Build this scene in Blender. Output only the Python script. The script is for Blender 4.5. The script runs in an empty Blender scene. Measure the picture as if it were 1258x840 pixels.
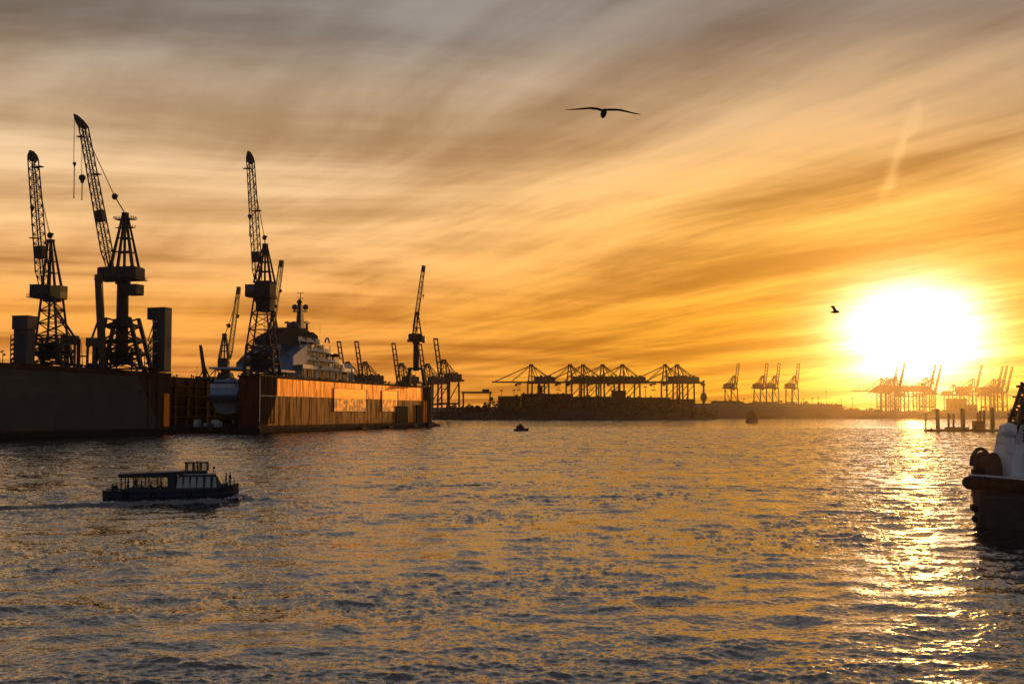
import bpy, bmesh, math, random
import numpy as np
from mathutils import Vector, Matrix, Quaternion
random.seed(7)
R = math.radians
sc = bpy.context.scene
COL = sc.collection

# ------------------------------------------------------------------ camera
F_PX, CX, CY, HOR = 1518.0, 629.0, 420.0, 507.0
PITCH = math.atan((HOR - CY) / F_PX)
CAM_H = 11.0
cam = bpy.data.cameras.new('camera')
cam.sensor_width = 36.0
cam.lens = 36.0 * F_PX / 1258.0
cam.clip_start = 0.5
cam.clip_end = 30000
camo = bpy.data.objects.new('camera', cam)
camo.location = (0, 0, CAM_H)
camo.rotation_euler = (math.pi / 2 + PITCH, 0, 0)
COL.objects.link(camo)
sc.camera = camo

# ------------------------------------------------------------------ world, sun, exposure
SUN_AZ, SUN_EL = R(18.0), R(3.5)
SUN = Vector((math.sin(SUN_AZ) * math.cos(SUN_EL), math.cos(SUN_AZ) * math.cos(SUN_EL), math.sin(SUN_EL)))
sc.view_settings.view_transform = 'Standard'
sc.view_settings.look = 'None'
sc.view_settings.exposure = 0.0
sc.view_settings.gamma = 1.0
sc.view_settings.use_curve_mapping = False
sc.cycles.use_adaptive_sampling = False
sc.cycles.use_denoising = True
sc.cycles.denoising_input_passes = 'RGB_ALBEDO_NORMAL'
sc.cycles.denoising_prefilter = 'NONE'
sc.cycles.volume_bounces = 0
sc.cycles.max_bounces = 6
sc.cycles.caustics_reflective = False
sc.cycles.sample_clamp_direct = 12.0
sc.cycles.sample_clamp_indirect = 4.0

sun = bpy.data.lights.new('sun', 'SUN')
sun.energy = 0.9
sun.angle = R(0.5)
sun.color = (1.0, 0.45, 0.10)
suno = bpy.data.objects.new('sun', sun)
suno.rotation_euler = (-SUN).to_track_quat('-Z', 'Y').to_euler()
suno.location = (300, 900, 400)
COL.objects.link(suno)

world = bpy.data.worlds.new('World')
sc.world = world
world.use_nodes = True
WT = world.node_tree
for n in list(WT.nodes):
    WT.nodes.remove(n)


class NB:
    """tiny node-expression helper"""
    def __init__(self, tree):
        self.t = tree

    def new(self, kind, **kw):
        n = self.t.nodes.new(kind)
        for k, v in kw.items():
            setattr(n, k, v)
        return n

    def put(self, sock, v):
        if v is None:
            return
        if hasattr(v, 'is_output'):
            self.t.links.new(v, sock)
        else:
            if isinstance(v, (tuple, list)) and sock.type == 'RGBA' and len(v) == 3:
                v = (*v, 1)
            sock.default_value = v

    def m(self, op, a, b=None, c=None, clamp=False):
        n = self.new('ShaderNodeMath', operation=op, use_clamp=clamp)
        for i, v in enumerate((a, b, c)):
            self.put(n.inputs[i], v)
        return n.outputs[0]

    def v(self, op, a, b=None, c=None):
        n = self.new('ShaderNodeVectorMath', operation=op)
        self.put(n.inputs[0], a)
        if op == 'SCALE':
            self.put(n.inputs['Scale'], b)
        else:
            self.put(n.inputs[1], b)
        self.put(n.inputs[2], c) if c is not None else None
        return n.outputs['Value'] if op in ('DOT_PRODUCT', 'LENGTH', 'DISTANCE') else n.outputs[0]

    def xyz(self, x, y, z):
        n = self.new('ShaderNodeCombineXYZ')
        for i, q in enumerate((x, y, z)):
            self.put(n.inputs[i], q)
        return n.outputs[0]

    def noise(self, vec, scale, detail=4, rough=0.5, dist=0.0):
        n = self.new('ShaderNodeTexNoise')
        self.put(n.inputs['Vector'], vec)
        self.put(n.inputs['Scale'], scale)
        self.put(n.inputs['Detail'], detail)
        self.put(n.inputs['Roughness'], rough)
        self.put(n.inputs['Distortion'], dist)
        return n.outputs[0], n.outputs[1]

    def ramp(self, fac, stops):
        n = self.new('ShaderNodeValToRGB')
        self.put(n.inputs[0], fac)
        el = n.color_ramp.elements
        while len(el) < len(stops):
            el.new(0.5)
        for e, (p, c) in zip(el, stops):
            e.position = p
        for e, (p, c) in zip(el, stops):
            e.color = (*c, 1) if isinstance(c, (tuple, list)) else (c, c, c, 1)
        return n.outputs[0]

    def mix(self, f, a, b, mode='MIX'):
        n = self.new('ShaderNodeMix', data_type='RGBA', blend_type=mode)
        self.put(n.inputs[0], f)
        self.put(n.inputs[6], a)
        self.put(n.inputs[7], b)
        return n.outputs[2]

    def smooth(self, x, a, b, lo=0.0, hi=1.0):
        n = self.new('ShaderNodeMapRange', interpolation_type='SMOOTHSTEP')
        self.put(n.inputs[0], x)
        for i, q in enumerate((a, b, lo, hi)):
            n.inputs[i + 1].default_value = q
        return n.outputs[0]


def ray(px, py):
    v = Vector((px - CX, F_PX, CY - py))
    c, s = math.cos(PITCH), math.sin(PITCH)
    return Vector((v.x, v.y * c - v.z * s, v.y * s + v.z * c)).normalized()


def build_sky():
    B = NB(WT)
    out = B.new('ShaderNodeOutputWorld')
    bg = B.new('ShaderNodeBackground')
    WT.links.new(bg.outputs[0], out.inputs[0])
    sky = B.new('ShaderNodeTexSky', sky_type='NISHITA', sun_disc=False)
    sky.sun_elevation = SUN_EL
    sky.sun_rotation = SUN_AZ
    sky.dust_density = 4.0
    sky.air_density = 1.5
    d = B.v('NORMALIZE', B.new('ShaderNodeTexCoord').outputs['Generated'])
    sep = B.new('ShaderNodeSeparateXYZ')
    WT.links.new(d, sep.inputs[0])
    dx, dy, dz = sep.outputs
    zc = B.m('MAXIMUM', dz, 0.0)
    elev = B.m('DIVIDE', B.m('ARCSINE', zc), math.pi / 2)          # 0..1 over 90 degrees
    cs = B.v('DOT_PRODUCT', d, tuple(SUN))
    th = B.m('MULTIPLY', B.m('ARCCOSINE', B.m('MINIMUM', cs, 0.999999)), 180 / math.pi)
    # cloud sheet: position on a flat layer overhead
    inv = B.m('DIVIDE', 1.0, B.m('ADD', zc, 0.06))
    p = B.xyz(B.m('MULTIPLY', dx, inv), B.m('MULTIPLY', dy, inv), 0.0)
    _, wc = B.noise(p, 0.3, 2, 0.45)
    pw = B.v('ADD', p, B.v('SCALE', B.v('SUBTRACT', wc, (0.5, 0.5, 0.5)), 0.9))

    def streak(vec, ang, along, across, off):
        n = B.new('ShaderNodeMapping', vector_type='TEXTURE')
        B.put(n.inputs[0], vec)
        n.inputs['Location'].default_value = off
        n.inputs['Rotation'].default_value = (0, 0, ang)
        n.inputs['Scale'].default_value = (1 / along, 1 / across, 1)
        return n.outputs[0]
    n1, _ = B.noise(streak(pw, R(119), 0.30, 1.2, (3.4, 1.2, 0)), 1.0, 8, 0.57, 0.25)
    n2, _ = B.noise(streak(pw, R(12), 0.34, 0.95, (9.6, 4, 0)), 1.0, 8, 0.56, 0.4)
    n3, _ = B.noise(streak(pw, R(122), 0.8, 5.0, (1, 7, 0)), 1.0, 5, 0.6, 0.3)
    side = B.smooth(dx, -0.34, 0.22, 0.18, 0.8)
    nn = B.m('ADD', B.m('MULTIPLY', n1, side), B.m('MULTIPLY', n2, B.m('SUBTRACT', 1.0, side)))
    fib = B.m('MULTIPLY', B.m('SUBTRACT', n3, 0.5), B.m('ADD', B.m('MULTIPLY', side, 0.12), 0.06))
    cl = B.m('ADD', nn, fib)
    # an old, feathered contrail high on the right
    c0, c1 = ray(1131, 125), ray(1083, 240)
    nrm = c0.cross(c1).normalized()
    mid = ((c0 + c1) / 2).normalized()
    wv, _ = B.noise(B.v('SCALE', d, 26.0), 1.0, 4, 0.6)
    cd = B.m('ADD', B.v('DOT_PRODUCT', d, tuple(nrm)), B.m('MULTIPLY', B.m('SUBTRACT', wv, 0.5), 0.016))
    line = B.m('EXPONENT', B.m('MULTIPLY', B.m('POWER', B.m('DIVIDE', cd, 0.0042), 2.0), -1.0))
    seg = B.smooth(B.v('DOT_PRODUCT', d, tuple(mid)), 0.9989, 0.99965)
    trail = B.m('MULTIPLY', line, B.m('MULTIPLY', seg, B.smooth(wv, 0.3, 0.6)))
    dens = B.m('SUBTRACT', B.smooth(cl, 0.36, 0.63), B.m('MULTIPLY', trail, 0.42))                                 # thick (dark) where 1
    # lit veil colours over elevation, away from the sun and round it
    away = B.ramp(elev, [(0.0, (.70, .24, .045)), (0.05, (.85, .36, .065)), (0.10, (.86, .53, .245)), (0.145, (.66, .475, .295)),
                         (0.19, (.28, .245, .215)), (0.25, (.27, .255, .245)), (0.42, (.105, .105, .11)), (1.0, (.06, .07, .09))])
    near = B.ramp(elev, [(0.0, (.88, .37, .015)), (0.05, (.90, .38, .03)), (0.10, (.90, .46, .10)), (0.145, (.58, .355, .165)),
                         (0.19, (.27, .19, .125)), (0.25, (.25, .225, .205)), (0.42, (.105, .105, .11)), (1.0, (.06, .07, .09))])
    rear = B.ramp(elev, [(0.0, (.16, .165, .21)), (0.12, (.14, .165, .23)), (0.4, (.10, .125, .175)), (1.0, (.06, .07, .09))])
    veil = B.mix(B.smooth(th, 30, 6), away, near)
    veil = B.mix(B.smooth(cs, 0.62, -0.1), veil, rear)
    shade = B.mix(dens, (1.34, 1.37, 1.41), (.60, .505, .41))
    veil = B.mix(1.0, veil, shade, 'MULTIPLY')
    # glow of the sun behind the thin cloud
    off = B.v('MULTIPLY', B.v('SUBTRACT', d, tuple(SUN)), (1.0, 1.0, 1.32))
    ths = B.m('MULTIPLY', B.v('LENGTH', off), 180 / math.pi)
    thw = B.m('ADD', ths, B.m('MULTIPLY', B.m('SUBTRACT', cl, 0.5), 3.5))
    q = B.m('POWER', B.m('DIVIDE', B.m('MAXIMUM', thw, 0.0), 2.8), 6.0)
    core = B.m('DIVIDE', 1.0, B.m('ADD', 1.0, q))
    halo = B.m('EXPONENT', B.m('MULTIPLY', thw, -0.44))
    glow = B.mix(1.0, (0, 0, 0), B.v('SCALE', (2.0, 1.9, 1.7), core), 'ADD')
    glow = B.mix(1.0, glow, B.v('SCALE', (.8, .58, .0), halo), 'ADD')
    broad = B.m('EXPONENT', B.m('MULTIPLY', th, -0.13))
    glow = B.mix(1.0, glow, B.v('SCALE', (.12, .035, .0), broad), 'ADD')
    veil = B.mix(1.0, veil, glow, 'ADD')
    clear = B.mix(1.0, sky.outputs[0], (0.1, 0.1, 0.1), 'MULTIPLY')
    cover = B.smooth(cl, 0.30, 0.46, 0.88, 1.0)
    tot = B.mix(cover, clear, veil)
    tot = B.v('SCALE', tot, 10.0)
    B.put(bg.inputs[0], tot)
    bg.inputs[1].default_value = 0.1


build_sky()

# ------------------------------------------------------------------ helpers
def at(px, py, Y):
    r = ray(px, py)
    return Vector((0, 0, CAM_H)) + r * (Y / r.y)


def zat(py, Y):
    return at(CX, py, Y).z


def on_plane(O, u, px, py):
    """pixel -> (s, z) on the vertical plane through O along u"""
    r = ray(px, py)
    det = r.x * u[1] - r.y * u[0]
    t = (O[0] * u[1] - O[1] * u[0]) / det
    x, y, z = r.x * t, r.y * t, CAM_H + r.z * t
    return ((x - O[0]) * u[0] + (y - O[1]) * u[1], z)


class MB:
    def __init__(self):
        self.v, self.f, self.mi = [], [], []
        self.cur = 0

    def add(self, vs, fs):
        o = len(self.v)
        self.v += [tuple(q) for q in vs]
        self.f += [tuple(i + o for i in f) for f in fs]
        self.mi += [self.cur] * len(fs)
        return self

    def hexa(self, p):
        return self.add(p, [(0, 3, 2, 1), (4, 5, 6, 7), (0, 1, 5, 4), (1, 2, 6, 5), (2, 3, 7, 6), (3, 0, 4, 7)])

    def box(self, x0, x1, y0, y1, z0, z1):
        self.hexa([(x0, y0, z0), (x1, y0, z0), (x1, y1, z0), (x0, y1, z0), (x0, y0, z1), (x1, y0, z1), (x1, y1, z1), (x0, y1, z1)])
        return self

    def cbox(self, c, sx, sy, sz):
        return self.box(c[0] - sx / 2, c[0] + sx / 2, c[1] - sy / 2, c[1] + sy / 2, c[2] - sz / 2, c[2] + sz / 2)

    def taper(self, c0, w0, d0, c1, w1, d1):
        """frustum between two horizontal rectangles"""
        p = []
        for c, w, d in ((c0, w0, d0), (c1, w1, d1)):
            p += [(c[0] - w / 2, c[1] - d / 2, c[2]), (c[0] + w / 2, c[1] - d / 2, c[2]), (c[0] + w / 2, c[1] + d / 2, c[2]), (c[0] - w / 2, c[1] + d / 2, c[2])]
        self.hexa(p)
        return self

    def beam(self, a, b, w, h=None, w1=None, h1=None):
        a, b = Vector(a), Vector(b)
        h = w if h is None else h
        w1 = w if w1 is None else w1
        h1 = h if h1 is None else h1
        d = b - a
        if d.length < 1e-6:
            return self
        d.normalize()
        up = Vector((0, 0, 1)) if abs(d.z) < 0.98 else Vector((0, 1, 0))
        s = d.cross(up).normalized()
        t = s.cross(d).normalized()
        p = []
        for c, ww, hh in ((a, w, h), (b, w1, h1)):
            for i, j in ((-1, -1), (1, -1), (1, 1), (-1, 1)):
                p.append(c + s * (i * ww / 2) + t * (j * hh / 2))
        self.hexa(p)
        return self

    def tube(self, a, b, r, r1=None, n=8, caps=True):
        a, b = Vector(a), Vector(b)
        r1 = r if r1 is None else r1
        d = (b - a)
        if d.length < 1e-6:
            return self
        d.normalize()
        up = Vector((0, 0, 1)) if abs(d.z) < 0.98 else Vector((1, 0, 0))
        s = d.cross(up).normalized()
        t = s.cross(d).normalized()
        vs = []
        for c, rr in ((a, r), (b, r1)):
            for k in range(n):
                an = 2 * math.pi * k / n
                vs.append(c + s * (math.cos(an) * rr) + t * (math.sin(an) * rr))
        fs = [(k, (k + 1) % n, n + (k + 1) % n, n + k) for k in range(n)]
        if caps:
            fs += [tuple(range(n - 1, -1, -1)), tuple(range(n, 2 * n))]
        self.add(vs, fs)
        return self

    def path(self, pts, r, n=6):
        for a, b in zip(pts, pts[1:]):
            self.tube(a, b, r, n=n)
        return self

    def ball(self, c, r, seg=12, rings=8, sz=1.0, sx=1.0, sy=1.0):
        vs = [(c[0], c[1], c[2] + r * sz)]
        for i in range(1, rings):
            ph = math.pi * i / rings
            for k in range(seg):
                a = 2 * math.pi * k / seg
                vs.append((c[0] + r * sx * math.sin(ph) * math.cos(a), c[1] + r * sy * math.sin(ph) * math.sin(a), c[2] + r * sz * math.cos(ph)))
        vs.append((c[0], c[1], c[2] - r * sz))
        fs = [(0, 1 + k, 1 + (k + 1) % seg) for k in range(seg)]
        for i in range(rings - 2):
            for k in range(seg):
                q = 1 + i * seg
                fs.append((q + k, q + seg + k, q + seg + (k + 1) % seg, q + (k + 1) % seg))
        q = 1 + (rings - 2) * seg
        fs += [(q + k, len(vs) - 1, q + (k + 1) % seg) for k in range(seg)]
        self.add(vs, fs)
        return self

    def prism(self, poly, axis, a, b):
        """poly of 2-D points extruded along an axis ('y': (x,z) points, 'x': (y,z) points, 'z': (x,y) points)"""
        def P(q, w):
            return {'y': (q[0], w, q[1]), 'x': (w, q[0], q[1]), 'z': (q[0], q[1], w)}[axis]
        n = len(poly)
        vs = [P(q, a) for q in poly] + [P(q, b) for q in poly]
        fs = [(k, (k + 1) % n, n + (k + 1) % n, n + k) for k in range(n)] + [tuple(range(n - 1, -1, -1)), tuple(range(n, 2 * n))]
        self.add(vs, fs)
        return self

    def loft(self, rings, caps=True, closed=True):
        n = len(rings[0])
        vs = [q for r in rings for q in r]
        fs = []
        for i in range(len(rings) - 1):
            for k in range(n if closed else n - 1):
                fs.append((i * n + k, i * n + (k + 1) % n, (i + 1) * n + (k + 1) % n, (i + 1) * n + k))
        if caps:
            fs += [tuple(range(n - 1, -1, -1)), tuple(range((len(rings) - 1) * n, len(rings) * n))]
        self.add(vs, fs)
        return self

    def lattice(self, a, b, w0, w1, n, chord, lace, d0=None, d1=None):
        """square lattice boom between a and b: four chords and zig-zag lacing on each side"""
        a, b = Vector(a), Vector(b)
        d0 = w0 if d0 is None else d0
        d1 = w1 if d1 is None else d1
        d = (b - a).normalized()
        yv = Vector((0, 1, 0))
        if abs(d.dot(yv)) > 0.9:
            yv = Vector((1, 0, 0))
        s = d.cross(yv).normalized()
        t = s.cross(d).normalized()

        def P(k, i, j):
            q = k / n
            return a.lerp(b, q) + s * (i * (w0 + (w1 - w0) * q) / 2) + t * (j * (d0 + (d1 - d0) * q) / 2)
        cs = ((-1, -1), (1, -1), (1, 1), (-1, 1))
        for i, j in cs:
            self.beam(P(0, i, j), P(n, i, j), chord)
        for e in range(4):
            p, q = cs[e], cs[(e + 1) % 4]
            for k in range(n):
                if (k + e) % 2:
                    self.beam(P(k, *p), P(k + 1, *q), lace)
                else:
                    self.beam(P(k, *q), P(k + 1, *p), lace)
        for k in range(0, n + 1, 2):
            for e in range(4):
                self.beam(P(k, *cs[e]), P(k, *cs[(e + 1) % 4]), lace)
        return self

    def rail(self, pts, h=1.1, step=2.0, r=0.04):
        for a, b in zip(pts, pts[1:]):
            a, b = Vector(a), Vector(b)
            L = (b - a).length
            k = max(1, int(L / step))
            for i in range(k + 1):
                q = a.lerp(b, i / k)
                self.beam(q, q + Vector((0, 0, h)), 2 * r)
            for hh in (h, h * 0.55):
                self.beam(a + Vector((0, 0, hh)), b + Vector((0, 0, hh)), 1.6 * r)
        return self

    def build(self, name, mat, parent=None, loc=None, smooth=False):
        me = bpy.data.meshes.new(name)
        me.from_pydata(self.v, [], self.f)
        mats = mat if isinstance(mat, (list, tuple)) else [mat]
        for q in mats:
            me.materials.append(q)
        if len(mats) > 1:
            me.polygons.foreach_set('material_index', self.mi)
        if smooth:
            me.polygons.foreach_set('use_smooth', [True] * len(me.polygons))
        me.update()
        o = bpy.data.objects.new(name, me)
        COL.objects.link(o)
        if parent:
            o.parent = parent
        if loc is not None:
            o.location = loc
        return o


def tag(o, label, cat, group=None, kind=None):
    if label:
        o['label'] = label
    if cat:
        o['category'] = cat
    if group:
        o['group'] = group
    if kind:
        o['kind'] = kind
    return o


def thing(name, label, cat, loc=(0, 0, 0), rz=0.0, group=None, scale=1.0):
    o = bpy.data.objects.new(name, None)
    o.empty_display_size = 0.5
    COL.objects.link(o)
    o.location = loc
    o.rotation_euler = (0, 0, rz)
    o.scale = (scale,) * 3
    return tag(o, label, cat, group)


KIDS = {}


def dup(root, loc, rz, label, group=None, scale=None):
    def rec(o, parent):
        c = o.copy()
        COL.objects.link(c)
        c.parent = parent
        for ch in list(o.children):
            rec(ch, c)
        return c
    r = rec(root, None)
    r.location = loc
    r.rotation_euler = (0, 0, rz)
    if scale:
        r.scale = (scale,) * 3
    r['label'] = label
    if group:
        r['group'] = group
    return r


# ------------------------------------------------------------------ materials
def mat(name, col, rough=0.6, metal=0.0, var=0.25, scale=0.8, spec=0.5, rust=None, streak=False, emit=None, bump=0.0, col2=None):
    m = bpy.data.materials.new(name)
    m.use_nodes = True
    B = NB(m.node_tree)
    bs = m.node_tree.nodes['Principled BSDF']
    co = B.new('ShaderNodeTexCoord').outputs['Object']
    if streak:
        co = B.v('MULTIPLY', co, (1.0, 1.0, 0.12))
    n, _ = B.noise(co, scale, 6, 0.6)
    lo = tuple(c * (1 - var) for c in col)
    hi = tuple(min(1, c * (1 + var)) for c in (col2 or col))
    c = B.ramp(n, [(0.3, lo), (0.7, hi)])
    if rust:
        n2, _ = B.noise(co, scale * 2.3, 8, 0.65, 0.4)
        c = B.mix(B.smooth(n2, 0.52, 0.7), c, rust)
        B.put(bs.inputs['Roughness'], B.smooth(n2, 0.4, 0.7, rough, min(1, rough + 0.3)))
    else:
        B.put(bs.inputs['Roughness'], B.smooth(n, 0.2, 0.8, max(0.02, rough - 0.07), min(1, rough + 0.08)))
    B.put(bs.inputs['Base Color'], c)
    bs.inputs['Metallic'].default_value = metal
    bs.inputs['Specular IOR Level'].default_value = spec
    if bump:
        bp = B.new('ShaderNodeBump')
        bp.inputs['Strength'].default_value = 0.5
        bp.inputs['Distance'].default_value = bump
        B.put(bp.inputs['Height'], n)
        B.put(bs.inputs['Normal'], bp.outputs[0])
    if emit:
        B.put(bs.inputs['Emission Color'], (*emit[0], 1))
        bs.inputs['Emission Strength'].default_value = emit[1]
    return m


def glass(name, col, rough=0.08, alpha=None):
    m = bpy.data.materials.new(name)
    m.use_nodes = True
    bs = m.node_tree.nodes['Principled BSDF']
    B = NB(m.node_tree)
    n, _ = B.noise(B.new('ShaderNodeTexCoord').outputs['Object'], 0.7, 3)
    B.put(bs.inputs['Base Color'], B.ramp(n, [(0.3, tuple(c * 0.8 for c in col)), (0.7, col)]))
    B.put(bs.inputs['Roughness'], rough)
    if alpha is not None:
        bs.inputs['Alpha'].default_value = alpha
    return m


STEEL = mat('dark_crane_steel', (.028, .031, .034), .65, spec=.3, rust=(.06, .028, .014))
STEEL2 = mat('brown_crane_steel', (.09, .055, .035), .6, rust=(.13, .06, .025))
YELLOW = mat('crane_yellow_paint', (.50, .30, .05), .45, rust=(.18, .08, .03))
ROPE = mat('wire_rope', (.05, .05, .05), .6)
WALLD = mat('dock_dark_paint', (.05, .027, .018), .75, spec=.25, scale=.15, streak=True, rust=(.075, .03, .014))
WALLU = mat('dock_upper_ochre', (.80, .36, .035), .42, .88, spec=.15, scale=.16, streak=True, var=.16, rust=(.52, .20, .02))
WALLL = mat('dock_lower_brown', (.24, .105, .018), .55, .6, spec=.15, scale=.14, streak=True, var=.18, rust=(.10, .042, .016))
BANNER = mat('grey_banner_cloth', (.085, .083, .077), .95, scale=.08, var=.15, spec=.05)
REDRUST = mat('red_rust_paint', (.15, .042, .018), .8, spec=.2, scale=.2, streak=True, rust=(.09, .03, .014))
BLACK = mat('black_rubber', (.015, .014, .013), .85, spec=.2)
HULLD = mat('black_hull_paint', (.022, .024, .03), .4, rust=(.04, .028, .02))
HULLB = mat('blue_hull_paint', (.03, .04, .075), .4)
YWHITE = mat('yacht_white_paint', (.52, .51, .5), .4, var=.1)
MATTE = mat('matt_dark_paint', (.03, .03, .034), .85, spec=.2)
BANKB = mat('dark_shed_cladding', (.022, .017, .013), .85, spec=.2)
WHITE = mat('white_ship_paint', (.78, .77, .76), .35, var=.08)
WHITEW = mat('worn_white_paint', (.62, .61, .58), .5, rust=(.35, .25, .16))
GREYP = mat('grey_paint', (.05, .052, .055), .65, spec=.25)
CLADG = mat('grey_cladding', (.055, .06, .068), .65, spec=.25, streak=True, scale=.4)
TENT = mat('pale_blue_tarpaulin', (.20, .28, .39), .6, var=.15, scale=.25, bump=.2)
WOODT = mat('dark_timber', (.06, .042, .03), .8, streak=True, scale=2)
DGLASS = glass('dark_glass', (.02, .025, .03), .06)
CREAMG = glass('curtained_cabin_glass', (.50, .46, .36), .3)
CGLASS = glass('clear_window_glass', (.05, .055, .06), .05, alpha=.15)
DECK = mat('dark_deck_paint', (.06, .065, .06), .7)
CONC = mat('quay_concrete', (.22, .2, .18), .85, rust=(.12, .1, .08), scale=.05)
EARTH = mat('dark_bank_earth', (.05, .045, .03), .95, scale=.02, var=.4)
LEAF = mat('bank_foliage', (.045, .055, .025), .8, scale=.05, var=.5)
SKIN = mat('skin', (.45, .27, .19), .55)
JACKET = mat('dark_jacket', (.03, .035, .05), .8)
TROUS = mat('dark_trousers', (.025, .025, .03), .85)
HAIR = mat('dark_hair', (.03, .02, .015), .6)
FEATH = mat('gull_feathers_grey', (.16, .15, .14), .7)
FEATHW = mat('gull_feathers_dark', (.05, .045, .04), .7)
LAMP = mat('lit_lamp_lens', (.9, .85, .7), .3, emit=((1, .85, .6), 6.0))
BOXES = [mat('container_' + n, c, .6, streak=True, rust=(.12, .06, .03)) for n, c in
         (('red', (.22, .05, .03)), ('blue', (.04, .08, .16)), ('grey', (.2, .2, .2)), ('green', (.05, .12, .07)))]
FOAM = mat('white_water_foam', (.7, .7, .68), .6, scale=4)


def poster_mat():
    m = bpy.data.materials.new('banner_print')
    m.use_nodes = True
    B = NB(m.node_tree)
    bs = m.node_tree.nodes['Principled BSDF']
    co = B.new('ShaderNodeTexCoord').outputs['Object']
    n1, c1 = B.noise(B.v('MULTIPLY', co, (.28, .28, .2)), 1.0, 5, .7)
    v = B.new('ShaderNodeTexVoronoi')
    B.put(v.inputs['Vector'], B.v('MULTIPLY', co, (.22, .22, .3)))
    v.inputs['Scale'].default_value = 1.0
    f = B.m('ADD', B.m('MULTIPLY', n1, .7), B.m('MULTIPLY', v.outputs['Distance'], .3))
    B.put(bs.inputs['Base Color'], B.ramp(f, [(.44, (.09, .04, .01)), (.50, (.30, .14, .02)), (.56, (.75, .38, .04))]))
    bs.inputs['Roughness'].default_value = .42
    bs.inputs['Metallic'].default_value = .8
    bs.inputs['Specular IOR Level'].default_value = .15
    return m


POSTER = poster_mat()
POSTERY = mat('banner_yellow_print', (.90, .44, .04), .43, .88, spec=.15, scale=.3, var=.12)


# ------------------------------------------------------------------ water
def spectrum(N, L, seed, lam_min, lam_max, lam_p, slope, spread, chop):
    rng = np.random.default_rng(seed)
    k1 = 2 * np.pi * np.fft.fftfreq(N, L / N)
    kx, ky = np.meshgrid(k1, k1)
    k = np.hypot(kx, ky)
    k[0, 0] = 1
    kp = 2 * np.pi / lam_p
    P = k ** -3.5 * np.exp(-0.9 * (kp / k) ** 2)
    P *= spread + (1 - spread) * (np.abs(ky) / k) ** 2.5
    P[(k < 2 * np.pi / lam_max) | (k > 2 * np.pi / lam_min)] = 0
    H = np.sqrt(P) * (rng.normal(size=(N, N)) + 1j * rng.normal(size=(N, N)))
    h = np.fft.ifft2(H)
    sx, sy = np.fft.ifft2(1j * kx * H).real, np.fft.ifft2(1j * ky * H).real
    g = slope / math.sqrt((sx ** 2 + sy ** 2).mean())
    dx, dy = np.fft.ifft2(-1j * kx / k * H).real, np.fft.ifft2(-1j * ky / k * H).real
    return L, (h.real * g).astype(np.float32), (-dx * g * chop).astype(np.float32), (-dy * g * chop).astype(np.float32)


def sample(tile, x, y, ang):
    L, *maps = tile
    N = maps[0].shape[0]
    c, s = math.cos(ang), math.sin(ang)
    u, v = (x * c + y * s) / L * N, (-x * s + y * c) / L * N
    i, j = np.floor(u).astype(np.int64), np.floor(v).astype(np.int64)
    fu, fv = (u - i).astype(np.float32), (v - j).astype(np.float32)
    i0, i1, j0, j1 = i % N, (i + 1) % N, j % N, (j + 1) % N
    r = [m[j0, i0] * (1 - fu) * (1 - fv) + m[j0, i1] * fu * (1 - fv) + m[j1, i0] * (1 - fu) * fv + m[j1, i1] * fu * fv for m in maps]
    return r[0], r[1] * c - r[2] * s, r[1] * s + r[2] * c


BARGE = at(211, 614, 156.0)          # centre of the barge on the water
BARGE_H = Vector((0.985, 0.17, 0)).normalized()


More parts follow.
